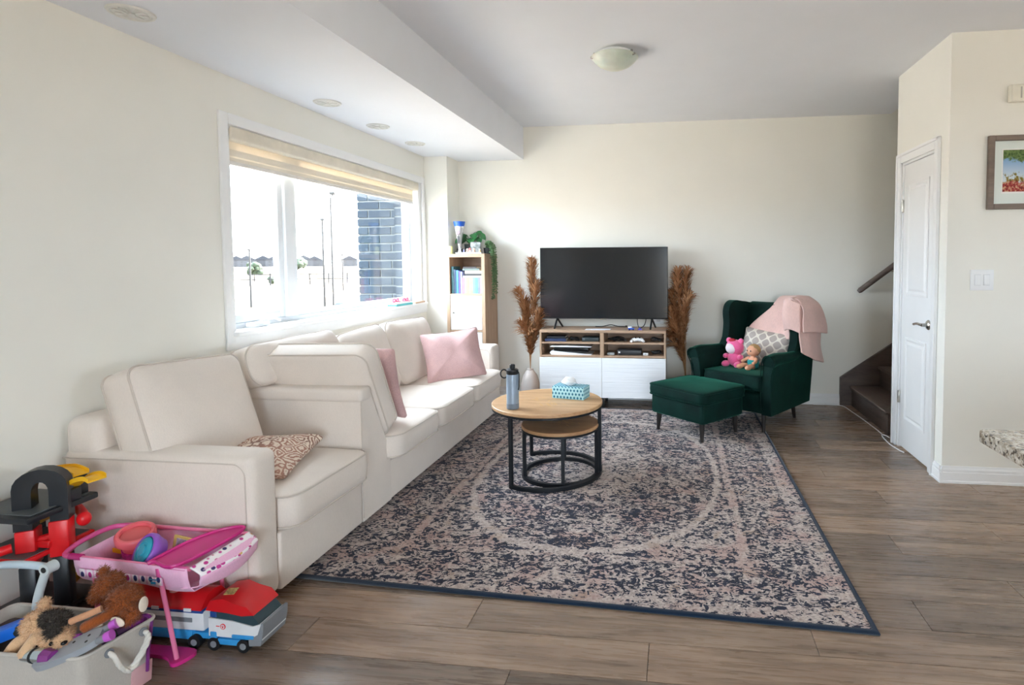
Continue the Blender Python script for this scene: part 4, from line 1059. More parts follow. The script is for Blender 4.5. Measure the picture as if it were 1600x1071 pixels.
# ================================================================== PAMPAS GRASS
def plumemat(name, a, c):
    t = NT(name); t.set(t.ramp(t.noise(t.coord(), 18, 3), [(.3, lin(a)), (.7, lin(c))]), .95, 0, .05); return t.m
M['plume'] = plumemat('pampas_plume', (150, 102, 68), (208, 160, 118)); M['stem'] = mat('dry_stem', (176, 134, 92), .8)
def pampas(name, label, base, mouth, plumes, seed, spread=1.0):
    t = thing(name, label, 'dried grass', base); rnd = random.Random(seed)
    for (tipx, tipy, tipz, L, droop) in plumes:
        tip = Vector((tipx, tipy, tipz)); m = Vector(mouth)
        path = spline([Vector(base)+Vector((rnd.uniform(-.01, .01), rnd.uniform(-.01, .01), .02)), m, (m+tip)/2+Vector((0, 0, .06))-(tip-m)*.02, tip-Vector((0, 0, L*.35)), tip+Vector((droop[0], droop[1], -abs(droop[0])*.4))], 8)
        b = NB(); tube(b, path, .0035, 6); obj('stem', b, M['stem'], t)
        # plume: many thin strands along the top part of the path
        lens = [0]
        for i in range(1, len(path)): lens.append(lens[-1]+(path[i]-path[i-1]).length)
        tot = lens[-1]; b = NB()
        for k in range(480):
            u = rnd.random(); s = tot-L*(1-u)
            i = max(j for j in range(len(lens)) if lens[j] <= s); i = min(i, len(path)-2)
            f = (s-lens[i])/max(1e-6, lens[i+1]-lens[i]); p = path[i]+(path[i+1]-path[i])*f; dr = (path[i+1]-path[i]).normalized()
            a = rnd.random()*2*PI; o_ = dr.orthogonal().normalized(); o_ = Matrix.Rotation(a, 3, dr) @ o_
            ln = (.055+.125*math.sin(PI*min(1, .15+.85*(1-u)))*spread)*rnd.uniform(.6, 1.15)
            e1 = p+(dr*.70+o_*.62)*ln*.6; e2 = e1+(dr*.55+o_*.5+Vector((0, 0, -.45)))*ln*.55
            w = o_.cross(dr)*.0042*rnd.uniform(.5, 1.3)
            vs = [b.verts.new(v) for v in (p-w*.4, p+w*.4, e1+w, e1-w)]; b.faces.new(vs); tpv = b.verts.new(e2); b.faces.new((vs[3], vs[2], tpv))
        o = obj('plume', b, M['plume'], t, ang=180)
M['ceram'] = mat('pale_ceramic', (222, 214, 210), .35, var=.03)
va = thing('floor_vase', 'pale rounded floor vase left of the TV bench', 'vase', (-1.435, 5.46, 0))
vc = (-1.435, 5.46, 0)
b = NB(); lathe(b, [(0, 0), (.07, 0), (.088, .02), (.096, .10), (.092, .19), (.07, .27), (.04, .315), (.028, .325), (.026, .335), (.022, .335), (.022, .32), (.06, .26), (.085, .18), (.088, .1), (.06, .012), (0, .01)], vc, 36); obj('body', b, M['ceram'], va)
b = NB(); lathe(b, [(.0285, .326), (.031, .332), (.0285, .338), (.024, .336)], vc, 28); obj('mouth_rim', b, M['ceram'], va)
yv = 5.46
pampas('pampas_bunch', 'brown dried pampas grass in the floor vase left of the television', (-1.435, yv, .02), (-1.432, yv, .34),
       [(-1.405, yv, 1.40, .34, (.0, 0)), (-1.37, yv-.03, 1.20, .34, (.03, 0)), (-1.49, yv-.02, 1.12, .34, (-.05, 0)), (-1.47, yv+.03, 1.00, .36, (-.02, 0)), (-1.36, yv-.02, .93, .36, (.035, 0)), (-1.45, yv-.05, .82, .34, (-.05, 0)), (-1.385, yv+.03, .80, .34, (.04, 0))], 3)
vb = thing('floor_vase', 'floor vase hidden behind the green armchair, holding dried grass', 'vase', (.085, 5.50, 0))
vc = (.085, 5.50, 0)
b = NB(); lathe(b, [(0, 0), (.06, 0), (.075, .02), (.08, .10), (.07, .19), (.04, .245), (.03, .26), (.025, .26), (.03, .24), (.06, .18), (.068, .1), (.05, .012), (0, .01)], vc, 32); obj('body', b, M['ceram'], vb)
yv = 5.50
pampas('pampas_bunch', 'brown dried pampas grass bunch between the television and the armchair', (.085, yv, .02), (.085, yv, .26),
       [(.01, yv-.02, 1.30, .36, (.0, 0)), (.085, yv, 1.30, .36, (.02, 0)), (-.02, yv+.03, 1.10, .36, (-.03, 0)), (.08, yv-.03, 1.08, .38, (.05, 0)), (-.03, yv-.02, .93, .36, (-.02, 0)), (.05, yv+.02, .98, .36, (.02, 0)), (-.02, yv, .70, .30, (-.03, 0)), (.0, yv-.05, .82, .32, (-.03, 0))], 8)
# ================================================================== BLIND, LIGHTS, WALL FITTINGS
def shade(name, rgb, tr):
    t = NT(name); c = lin(rgb); nz = t.noise(t.coord(scale=(1, 1, 6)), 160, 2)
    col = t.ramp(nz, [(.3, tuple(v*.94 for v in c[:3])+(1,)), (.7, c)])
    df = t.n('ShaderNodeBsdfDiffuse'); tl_ = t.n('ShaderNodeBsdfTranslucent'); t.l.new(col, df.inputs[0]); t.l.new(col, tl_.inputs[0])
    mx = t.n('ShaderNodeMixShader'); mx.inputs[0].default_value = tr; t.l.new(df.outputs[0], mx.inputs[1]); t.l.new(tl_.outputs[0], mx.inputs[2]); t.l.new(mx.outputs[0], t.t.nodes['Material Output'].inputs[0]); return t.m
M['zebra'] = shade('blind_cream_band', (236, 229, 216), .08); M['sheer'] = shade('blind_sheer_band', (250, 241, 226), .22)
bld = thing('zebra_blind', 'cream banded roller blind at the top of the window', 'blind', (-2.49, 4.08, 2.15))
BY0, BY1 = 2.91, 5.225
b = NB(); box(b, (-2.515, BY0, 2.072), (-2.437, BY1, 2.146), .012, 3); obj('cassette', b, mat('blind_cassette', (226, 218, 202), .6), bld, ang=40)
zs = [(2.072, 2.055, 'sheer'), (2.055, 2.015, 'zebra'), (2.015, 1.998, 'sheer'), (1.998, 1.962, 'zebra')]
zs = [(2.072, 2.030, 'sheer'), (2.030, 1.993, 'zebra'), (1.993, 1.984, 'sheer'), (1.984, 1.962, 'zebra')]
for i, (z1, z0, m_) in enumerate(zs):
    b = NB(); box(b, (-2.492-.0012, BY0+.02, z0), (-2.492+.0012, BY1-.02, z1)); obj('band', b, M[m_], bld, smooth=False)
b = NB(); box(b, (-2.503, BY0+.018, 1.940), (-2.481, BY1-.018, 1.964), .006, 2); obj('bottom_bar', b, mat('blind_bar', (232, 228, 222), .4), bld, ang=40)

# ceiling vents on the bulkhead soffit
M['vent'] = mat('vent_cover', (222, 222, 218), .6)
vl = ['nearest round vent cover at the upper left of the soffit', 'second round vent cover above the left part of the window', 'third round vent cover above the window middle', 'farthest round vent cover near the pillar']
for (vx, vy), l in zip(((-2.222, 2.139), (-2.228, 3.478), (-2.236, 4.121), (-2.243, 4.754)), vl):
    t = thing('round_vent', l, 'vent', (vx, vy, HS), 0, 'round vent covers in the soffit')
    b = NB(); lathe(b, [(0, HS-.004), (.066, HS-.004), (.070, HS-.010), (.080, HS-.008), (.084, HS-.001), (.0, HS-.0005)], (vx, vy, 0), 36); obj('plate', b, M['vent'], t, ang=25)
    for k in range(8):
        a = 2*PI*k/8+.2; mt_ = Matrix.Translation((vx, vy, HS)) @ Matrix.Rotation(a, 4, 'Z')
        b = NB(); prism(b, [(.018, -.003), (.055, -.012), (.062, 0), (.055, .012), (.018, .003)], -.009, -.003, 'z'); bmesh.ops.transform(b, matrix=mt_, verts=b.verts[:]); obj('louvre', b, M['vent'], t, ang=30)
    b = NB(); cyl(b, (vx, vy, HS-.012), (vx, vy, HS-.002), .012, n=16); obj('boss', b, M['vent'], t)

# flush ceiling lamp (off)
lx, ly = -.402, 3.775
lmp = thing('ceiling_lamp', 'frosted glass bowl ceiling lamp with metal clips', 'ceiling lamp', (lx, ly, H))
b = NB(); lathe(b, [(0, H-.0005), (.115, H-.0005), (.115, H-.014), (.10, H-.022), (0, H-.022)], (lx, ly, 0), 40); obj('canopy', b, M['white'], lmp, ang=30)
fg = NT('frosted_glass'); fg.set(fg.ramp(fg.noise(fg.coord(), 7, 4), [(.35, lin((206, 206, 192))), (.65, lin((228, 228, 216)))]), .3, 0, .5); fg.b.inputs['Subsurface Weight'].default_value = .3
prof = [(.155, H-.030), (.151, H-.032), (.135, H-.052), (.105, H-.078), (.065, H-.098), (.025, H-.107), (0, H-.108), (0, H-.103), (.063, H-.093), (.102, H-.073), (.131, H-.048), (.149, H-.026)]
b = NB(); lathe(b, prof, (lx, ly, 0), 48); obj('glass_bowl', b, fg.m, lmp, ang=60)
for a in (math.radians(-165), math.radians(-30), math.radians(95)):
    p = Vector((lx+.146*math.cos(a), ly+.146*math.sin(a), H-.036)); d = Vector((math.cos(a), math.sin(a), 0))
    b = NB(); cyl(b, p-d*.01, p+d*.012, .009, .007, 12); box(b, (-.006, -.006, 0), (.006, .006, .03), .001, 1, Matrix.Translation(p-d*.012) @ Matrix.Rotation(a, 4, 'Z')); obj('clip', b, M['chrome'], lmp)

# light switch
sw = thing('light_switch', 'white double rocker light switch on the kitchen wall', 'switch', (1.835, YC, 1.2))
b = NB(); box(b, (1.770, YC-.007, 1.196), (1.902, YC-.0005, 1.322), .005, 3); pl_ = obj('wall_plate', b, M['white'], sw, ang=40)
for x0 in (1.793, 1.843):
    b = NB(); box(b, (x0, YC-.0085, 1.226), (x0+.036, YC-.006, 1.292), .001, 1); obj('recess', b, mat('switch_grey', (206, 210, 214), .4), sw, ang=30)
    b = NB(); box(b, (x0+.002, YC-.012, 1.228), (x0+.034, YC-.007, 1.290), .002, 2, None); obj('rocker', b, M['white'], sw, ang=30)
# door chime box
cz = thing('chime_box', 'small cream box mounted high on the kitchen wall', 'wall box', (2.03, YC, 2.31))
b = NB(); box(b, (1.950, YC-.045, 2.312), (2.12, YC-.0005, 2.412), .008, 3); obj('cover', b, mat('cream_plastic', (238, 234, 220), .5), cz, ang=40)
for k in range(5):
    b = NB(); box(b, (2.00+k*.022, YC-.047, 2.33), (2.008+k*.022, YC-.044, 2.395), .0005, 1); obj('slot', b, mat('slot_grey', (190, 186, 176), .6), cz)

# framed picture
pf = thing('framed_picture', 'framed landscape print with red flowers on the kitchen wall', 'picture', (2.08, YC, 1.685))
fx0, fx1, fz0, fz1, fwid = 1.847, 2.35, 1.683, 2.120, .032
b = NB(); fm = wood('grey_wood_frame', (104, 90, 80), (136, 120, 108), 'x', 9, 8, .5)
for lo, hi in (((fx0, fz0), (fx0+fwid, fz1)), ((fx1-fwid, fz0), (fx1, fz1)), ((fx0+fwid, fz0), (fx1-fwid, fz0+fwid)), ((fx0+fwid, fz1-fwid), (fx1-fwid, fz1))):
    bb_ = NB(); box(bb_, (lo[0], YC-.028, lo[1]), (hi[0], YC-.001, hi[1]), .002, 1); obj('frame_bar', bb_, fm, pf, ang=30)
b.free()
b = NB(); box(b, (fx0+fwid, YC-.012, fz0+fwid), (fx1-fwid, YC-.002, fz1-fwid)); obj('mat_board', b, mat('mat_board', (226, 234, 230), .8, var=.01), pf, smooth=False)
b = NB(); box(b, (1.925, YC-.0135, 1.777), (2.272, YC-.0118, 2.040)); obj('print_margin', b, mat('print_white', (242, 242, 240), .8, var=.01), pf, smooth=False)
def landscape():
    t = NT('landscape_print'); x, y, z = t.sep(t.coord('Generated')); co = t.coord()
    sky = t.ramp(z, [(.3, lin((214, 226, 232))), (.9, lin((92, 150, 206)))])
    n1 = t.noise(co, 26, 5, .7); n2 = t.noise(co, 60, 4, .7)
    tree = t.ramp(n2, [(.35, lin((52, 78, 42))), (.6, lin((120, 142, 84)))])
    canopy = t.step(t.math('ADD', z, t.math('MULTIPLY', t.math('SUBTRACT', n1, .5), .7)), .74, .03)
    col = t.mix(canopy, sky, tree)
    bush = t.math('MULTIPLY', t.step(t.math('ADD', t.math('SUBTRACT', .62, z), t.math('MULTIPLY', t.math('SUBTRACT', n1, .5), 1.3)), .30, .04), 1.0)
    col = t.mix(bush, col, t.ramp(n2, [(.3, lin((60, 76, 34))), (.55, lin((150, 130, 52))), (.75, lin((96, 112, 56)))]))
    g_ = t.step(t.math('ADD', t.math('SUBTRACT', .25, z), t.math('MULTIPLY', t.math('SUBTRACT', n1, .5), .3)), 0.0, .02)
    col = t.mix(g_, col, t.ramp(n2, [(.35, lin((70, 50, 36))), (.5, lin((176, 60, 62))), (.6, lin((206, 176, 140)))]))
    t.set(col, .6, 0, .2); return t.m
b = NB(); box(b, (1.931, YC-.0145, 1.787), (2.266, YC-.0130, 2.034)); obj('print', b, landscape(), pf, smooth=False)

# granite counter on a base cabinet (mostly out of frame)
def granite():
    t = NT('granite'); co = t.coord()
    v = t.n('ShaderNodeTexVoronoi'); t.l.new(co, v.inputs['Vector']); v.inputs['Scale'].default_value = 95
    col = t.ramp(t.noise(co, 55, 6, .75), [(.34, lin((64, 54, 48))), (.44, lin((176, 160, 140))), (.56, lin((226, 218, 204))), (.7, lin((240, 236, 228)))])
    col = t.mix(t.step(v.outputs[0], .72, .1), col, lin((92, 80, 70)))
    t.set(col, .15, 0, .5); return t.m
kc = thing('kitchen_island', 'speckled granite island worktop entering at the right edge', 'kitchen island', (1.7, .6, 0))
b = NB(); box(b, (.815, -1.0, .885), (2.4, 1.650, .922), .006, 2); obj('worktop', b, granite(), kc, ang=40)
b = NB(); box(b, (1.35, -.95, .10), (2.35, 1.35, .885), .004); obj('cabinet_body', b, M['white'], kc, ang=30)
b = NB(); box(b, (1.42, -.9, 0), (2.3, 1.28, .10)); obj('plinth', b, M['dark'], kc, ang=30)
for k in range(4):
    b = NB(); box(b, (1.332, -.9+k*.56, .14), (1.35, -.36+k*.56, .86), .003); obj('panel', b, M['white'], kc, ang=30)

# white cable along the stairs
cd_ = thing('power_cable', 'thin white cable lying on the floor along the stairs', 'cable', (1.6, 5.0, 0))
pts = spline([(1.30, 5.630, .006), (1.46, 5.632, .005), (1.56, 5.60, .005), (1.585, 5.40, .005), (1.608, 5.05, .005), (1.617, 4.75, .005), (1.60, 4.66, .005), (1.590, 4.57, .005), (1.585, 4.45, .005), (1.60, 4.33, .005), (1.615, 4.27, .006)], 8)
b = NB(); tube(b, pts, .0042, 8); obj('cord', b, M['white'], cd_)
b = NB(); tube(b, spline([(1.612, 4.705, .006), (1.63, 4.66, .008), (1.632, 4.60, .012)], 6), .004, 8); obj('cord_branch', b, M['white'], cd_)

# ================================================================== SILL THINGS, TV BENCH CONTENTS
ZS = WZ0+.022
bxw = thing('flat_gift_box', 'flat white and teal box on the window sill', 'box', (-2.44, 4.80, ZS))
b = NB(); box(b, (-2.485, 4.66, ZS), (-2.402, 4.97, ZS+.018), .002, 1); obj('tray', b, mat('teal_card', (88, 186, 190), .6), bxw, ang=30)
b = NB(); box(b, (-2.487, 4.658, ZS+.0185), (-2.400, 4.85, ZS+.030), .002, 1); obj('lid', b, M['white'], bxw, ang=30)
b = NB(); box(b, (-2.470, 4.87, ZS+.0185), (-2.41, 4.96, ZS+.024), .001, 1); obj('insert', b, M['white'], bxw, ang=30)
M['bow'] = fabric('pink_ribbon', (236, 120, 150), strength=.2)
for yb_, l in ((4.72, 'left pink ribbon bow on the sill box'), (4.90, 'right pink ribbon bow on the sill box')):
    zz = ZS+(.031 if yb_ < 4.85 else .0245); t = thing('ribbon_bow', l, 'bow', (-2.44, yb_, zz))
    for s in (-1, 1):
        b = NB(); tube(b, spline([(-2.44, yb_, zz+.012), (-2.435, yb_+s*.022, zz+.034), (-2.44, yb_+s*.05, zz+.026), (-2.44, yb_+s*.042, zz+.010)], 5, True), .007, 8); obj('loop', b, M['bow'], t)
    b = NB(); sph(b, (-2.44, yb_, zz+.014), .011, u=10, v=8); obj('knot', b, M['bow'], t)
    b = NB(); tube(b, spline([(-2.44, yb_, zz+.010), (-2.425, yb_+.015, zz+.008), (-2.412, yb_+.034, zz+.006)], 5), .005, 8); obj('tail', b, M['bow'], t)
o = thing('wooden_block', 'small pale wooden board on the window sill beside the pillar', 'board', (-2.44, 5.16, ZS))
b = NB(); box(b, (-2.49, 5.03, ZS), (-2.40, 5.225, ZS+.016), .002); obj('board', b, M['oakx'], o, ang=30)
b = NB(); cyl(b, (-2.445, 5.05, ZS+.016), (-2.445, 5.05, ZS+.0168), .008, n=12); obj('hole', b, M['dark'], o)

ZB = .7405
pp = thing('paper_sheets', 'loose white printed paper on the TV bench', 'paper', (-.75, 5.40, ZB))
b = NB(); box(b, (-.865, 5.32, ZB), (-.67, 5.42, ZB+.0012), 0, 1); obj('sheet', b, mat('paper', (238, 240, 246), .8, var=.02), pp, smooth=False)
b = NB(); box(b, (-.80, 5.33, ZB+.0014), (-.625, 5.425, ZB+.0026), 0, 1, None); obj('sheet', b, mat('paper_b', (226, 230, 240), .8, var=.02), pp, smooth=False)
M['toyblue'] = mat('toy_blue', (40, 84, 190), .4)
tt = thing('toy_vehicle', 'tiny blue and white toy on the TV bench', 'toy', (-.41, 5.34, ZB))
b = NB(); box(b, (-.452, 5.322, ZB+.006), (-.395, 5.352, ZB+.022), .004); obj('body', b, M['toyblue'], tt)
b = NB(); box(b, (-.455, 5.324, ZB+.0222), (-.415, 5.350, ZB+.036), .004); obj('cab', b, M['white'], tt)
for xx in (-.44, -.405):
    for yy in (5.324, 5.350):
        b = NB(); cyl(b, (xx, yy-.003, ZB+.007), (xx, yy+.003, ZB+.007), .007, n=10); obj('wheel', b, M['dark'], tt)
tt = thing('toy_vehicle', 'small violet toy piece near the right end of the TV bench', 'toy', (-.345, 5.36, ZB))
b = NB(); box(b, (-.365, 5.35, ZB), (-.325, 5.375, ZB+.012), .004); obj('body', b, mat('violet_toy', (96, 86, 190), .4), tt)
b = NB(); sph(b, (-.345, 5.362, ZB+.015), .008, u=10, v=8); obj('knob', b, M['toyblue'], tt)
t = thing('tv_cable', 'black cable curling on the TV bench below the screen', 'cable', (-.65, 5.52, ZB))
b = NB(); tube(b, spline([(-.80, 5.60, ZB+.004), (-.72, 5.53, ZB+.012), (-.64, 5.52, ZB+.03), (-.57, 5.55, ZB+.012), (-.50, 5.62, ZB+.004)], 8), .004, 8); obj('cord', b, M['dark'], t)
b = NB(); box(b, (-.505, 5.612, ZB), (-.485, 5.632, ZB+.012), .003); obj('plug', b, M['dark'], t)
t = thing('tv_cable', 'black cable hanging behind the right part of the television', 'cable', (-.32, 5.50, ZB))
b = NB(); tube(b, spline([(-.375, 5.52, .88), (-.378, 5.52, .80), (-.36, 5.50, ZB+.006), (-.32, 5.50, ZB+.02), (-.30, 5.53, .80), (-.29, 5.53, .88)], 8), .004, 8); obj('cord', b, M['dark'], t)
b = NB(); box(b, (-.385, 5.512, .87), (-.367, 5.528, .90), .003); obj('plug', b, M['dark'], t)
t = thing('wall_socket', 'white socket plate on the wall behind the television', 'socket', (-.14, YB, .80))
b = NB(); box(b, (-.235, YB-.012, .768), (-.125, YB-.0005, .845), .003); obj('plate', b, M['white'], t)
b = NB(); box(b, (-.20, YB-.014, .79), (-.16, YB-.011, .822), .002); obj('insert', b, mat('socket_grey', (214, 216, 218), .5), t)

# left cubbies
Z1, Z2 = .6265, .5005
t = thing('game_console', 'white and black game console lying in the lower left cubby', 'game console', (-1.0, 5.45, Z2))
b = NB(); box(b, (-1.17, 5.335, Z2+.026), (-.83, 5.54, Z2+.072), .012, 3); obj('core', b, M['blackgloss'], t)
for s in (0, 1):
    z0, z1 = ((Z2, Z2+.024), (Z2+.074, Z2+.088))[s]
    b = NB(); pts = [(-1.205, z0+(.018 if s == 0 else .0)), (-1.19, z0+(.038 if s == 0 else .012)), (-1.05, z0+(.026 if s == 0 else .013)), (-.88, z0+.010), (-.80, z0+.004), (-.81, z0), (-.95, z0), (-1.19, z0)]
    prism(b, pts, 5.325, 5.55); obj('side_plate', b, M['white'], t, ang=40)
def vol_book(label, lo, hi, rgb): return book(label, lo, hi, rgb, group='cases in the TV bench')
vol_book('dark blue case lying in the upper left cubby of the TV bench', (-1.255, 5.34, Z1), (-1.05, 5.48, Z1+.028), (30, 52, 92))
vol_book('black case stacked on the dark blue case in the TV bench', (-1.24, 5.35, Z1+.0285), (-1.06, 5.48, Z1+.048), (38, 40, 46))
def box_dev(name, label, cat, lo, hi, rgb, front=(120, 124, 128)):
    lo, hi = Vector(lo), Vector(hi); t = thing(name, label, cat, ((lo.x+hi.x)/2, (lo.y+hi.y)/2, lo.z)); b = NB(); box(b, lo, hi, .006, 2); obj('case', b, mat('device_case', rgb, .4), t, ang=40)
    b = NB(); box(b, (lo.x+.012, lo.y-.001, lo.z+(hi.z-lo.z)*.4), (lo.x+.03, lo.y+.002, lo.z+(hi.z-lo.z)*.7), .0004, 1); obj('indicator', b, mat('device_front', front, .4), t)
    for xx in (lo.x+.015, hi.x-.015):
        b = NB(); cyl(b, (xx, lo.y+.02, lo.z-.0), (xx, lo.y+.02, lo.z+.004), .006, n=10); obj('pad', b, M['dark'], t)
    return t
box_dev('set_top_box', 'dark set-top box at the right of the upper left cubby', 'set-top box', (-.90, 5.36, Z1), (-.735, 5.50, Z1+.038), (46, 58, 62))
def cable_heap(label, c, w, d, seed):
    t = thing('cable_coil', label, 'cable', c); rnd = random.Random(seed); b = NB(); pts = []
    for k in range(16): 
        a = k*1.9; pts.append((c[0]+w*math.cos(a)*rnd.uniform(.5, 1), c[1]+d*math.sin(a)*rnd.uniform(.5, 1), c[2]+.006+.030*rnd.random()))
    tube(b, spline(pts, 6), .0045, 6); obj('cord', b, M['dark'], t); p = pts[0]
    b = NB(); box(b, (p[0]-.014, p[1]-.008, c[2]), (p[0]+.014, p[1]+.008, c[2]+.018), .003); obj('plug', b, M['dark'], t)
cable_heap('tangled black cable in the upper left cubby', (-.975, 5.41, Z1), .055, .05, 1)
cable_heap('tangled black cable at the left of the upper right cubby', (-.57, 5.42, Z1), .085, .06, 2)
cable_heap('tangled black cable at the right of the upper right cubby', (-.20, 5.42, Z1), .06, .06, 3)
cable_heap('tangled cables at the right of the lower right cubby', (-.19, 5.43, Z2), .055, .05, 4)
t = thing('game_controller', 'white game controller in the upper right cubby', 'game controller', (-.365, 5.36, Z1))
b = NB(); rs = [[Vector((-.365+x, 5.36+ry*math.cos(a), Z1+.022+rz*math.sin(a)+dz)) for a in [2*PI*k/16 for k in range(16)]] for x, ry, rz, dz in ((-.062, .006, .006, -.008), (-.052, .02, .016, -.004), (-.03, .026, .02, 0), (0, .024, .018, .003), (.03, .026, .02, 0), (.052, .02, .016, -.004), (.062, .006, .006, -.008))]
loft(b, rs); obj('shell', b, M['white'], t, ang=180)
for s in (-1, 1):
    b = NB(); tube(b, spline([(-.365+s*.038, 5.352, Z1+.02), (-.365+s*.052, 5.335, Z1+.016), (-.365+s*.058, 5.318, Z1+.012)], 4), .012, 10); obj('grip', b, M['white'], t)
    b = NB(); cyl(b, (-.365+s*.02, 5.345, Z1+.04), (-.365+s*.02, 5.343, Z1+.047), .007, n=12); obj('thumbstick', b, M['dark'], t)
t = box_dev('router', 'black rounded router in the lower right cubby', 'router', (-.56, 5.35, Z2), (-.33, 5.48, Z2+.050), (40, 42, 46), (220, 224, 228))
t = box_dev('power_adapter', 'pale adapter at the left of the lower right cubby', 'adapter', (-.655, 5.34, Z2), (-.585, 5.38, Z2+.024), (170, 176, 176))
t = box_dev('power_adapter', 'white adapter right of the black router', 'adapter', (-.315, 5.34, Z2), (-.265, 5.38, Z2+.024), (222, 224, 226))

# ================================================================== TOYS AT THE LEFT
M['tred'] = mat('toy_red', (214, 26, 34), .35); M['tblue'] = mat('toy_sky_blue', (50, 150, 214), .4); M['tnavy'] = mat('toy_navy', (38, 74, 140), .4); M['twhite'] = mat('toy_white', (226, 228, 230), .4); M['tgrey'] = mat('toy_grey', (130, 134, 140), .45)
M['twin'] = mat('toy_windscreen', (52, 74, 82), .2); M['tyre'] = mat('tyre_black', (22, 22, 24), .6)
tk = thing('toy_truck', 'red white and blue toy truck in front of the sofa arm', 'toy truck', (-1.7, 1.85, 0))
K0, K1 = 1.788, 1.912
# trailer
b = NB(); box(b, (-2.06, K0+.004, .062), (-1.655, K1-.004, .135), .006, 2); tra = obj('trailer_body', b, M['twhite'], tk, ang=40)
b = NB(); prism(b, [(K0, .140), (K0+.004, .150), (K0+.03, .182), (K0+.062, .190), (K1-.03, .182), (K1-.004, .150), (K1, .140)], -2.065, -1.66, 'x'); bevel_all(b, .004, 2); obj('trailer_roof', b, M['tred'], tk, ang=40)
b = NB(); box(b, (-2.062, K0+.002, .128), (-1.657, K1-.002, .141), .002); obj('roof_band', b, M['tnavy'], tra, ang=30)
for x0 in (-1.99, -1.86, -1.73):
    b = NB(); box(b, (x0, K0-.001, .134), (x0+.03, K0+.003, .146), .001, 1); obj('clip', b, M['twhite'], tra)
b = NB(); box(b, (-1.98, K0+.001, .094), (-1.70, K0+.006, .110), .001, 1); obj('side_stripe', b, M['tgrey'], tra)
b = NB(); box(b, (-2.05, K0, .028), (-1.70, K1, .064), .008, 2); box(b, (-1.72, K0+.01, .03), (-1.60, K1-.01, .055), .006, 2); obj('trailer_skirt', b, M['tblue'], tk, ang=40)
# cab
cabp = [(-1.632, .052), (-1.632, .155), (-1.60, .168), (-1.50, .168), (-1.455, .140), (-1.432, .105), (-1.425, .052)]
b = NB(); prism(b, [(-1.632, .052), (-1.632, .118), (-1.54, .112), (-1.46, .098), (-1.424, .110), (-1.424, .050)], K0, K1); bevel_all(b, .006, 2); cabo = obj('cab_body', b, M['twhite'], tk, ang=40)
b = NB(); prism(b, [(-1.620, .112), (-1.624, .150), (-1.47, .142), (-1.436, .106), (-1.46, .096), (-1.54, .108)], K0+.004, K1-.004); bevel_all(b, .004, 2); obj('windscreen', b, M['twin'], cabo, ang=40)
b = NB(); prism(b, [(-1.640, .146), (-1.622, .182), (-1.57, .192), (-1.53, .178), (-1.48, .168), (-1.452, .140), (-1.50, .134), (-1.56, .142)], K0-.002, K1+.002); bevel_all(b, .006, 3); rf = obj('cab_roof', b, M['tred'], tk, ang=50)
b = NB(); box(b, (-.018, -.022, 0), (.018, .022, .0015), .001, 1, T((-1.578, 1.835, .1915), (0, .06, .3))); obj('sticker', b, mat('toy_sticker', (196, 172, 110), .5, var=.5, vs=90), rf)
b = NB(); box(b, (-1.628, K0-.003, .022), (-1.60, K1+.003, .070), .006, 2); box(b, (-1.60, K0-.003, .022), (-1.51, K1+.003, .046), .006, 2); box(b, (-1.545, K0-.003, .046), (-1.45, K1+.003, .066), .008, 2); obj('fender', b, M['tblue'], tk, ang=40)
b = NB(); prism(b, [(-1.475, .026), (-1.430, .030), (-1.418, .080), (-1.416, .112), (-1.424, .114), (-1.44, .07), (-1.475, .05)], K0-.002, K1+.002); bevel_all(b, .003, 2); obj('bumper', b, M['tgrey'], tk, ang=40)
b = NB(); box(b, (-1.624, K0-.0012, .122), (-1.60, K0+.003, .142), .001, 1); obj('side_window_frame', b, M['tnavy'], tk)
b = NB(); cyl(b, (-1.575, K0-.0015, .090), (-1.575, K0+.001, .090), .0105, n=20); em = obj('emblem', b, M['tred'], tk, ang=30)
b = NB(); cyl(b, (-1.575, K0-.0022, .090), (-1.575, K0-.0014, .090), .0075, n=20); obj('emblem_disc', b, M['twhite'], em, ang=30)
b = NB(); cyl(b, (-1.575, K0-.0028, .088), (-1.575, K0-.0021, .088), .003, n=10)
for dx, dz in ((-.004, .0045), (0, .006), (.004, .0045)): cyl(b, (-1.575+dx, K0-.0028, .087+dz), (-1.575+dx, K0-.0021, .087+dz), .0015, n=8)
obj('emblem_mark', b, M['tred'], em)
b = NB(); box(b, (-1.602, K0-.0012, .0885), (-1.589, K0+.001, .0915), 0, 1); obj('side_lettering', b, M['tred'], tk)
for k_, (ex, ey) in enumerate(((-1.80, 1.83), (-1.74, 1.845))):
    b = NB(); cyl(b, (ex, ey, .183), (ex, ey, .191), .018, n=20); o = obj('roof_emblem', b, mat('faded_emblem', (224, 150, 150), .5), tk)
for x in (-1.612, -1.497, -1.69, -1.98):
    for s, yy in ((-1, K0), (1, K1)):
        b = NB(); cyl(b, (x, yy+s*.004, .0245), (x, yy-s*.022, .0245), .024, n=22); wh = obj('wheel', b, M['tyre'], tk, ang=40)
        b = NB(); cyl(b, (x, yy+s*.0055, .0245), (x, yy+s*.0035, .0245), .012, n=14); obj('hub', b, M['tgrey'], wh, ang=40)

tk.location.x -= .03
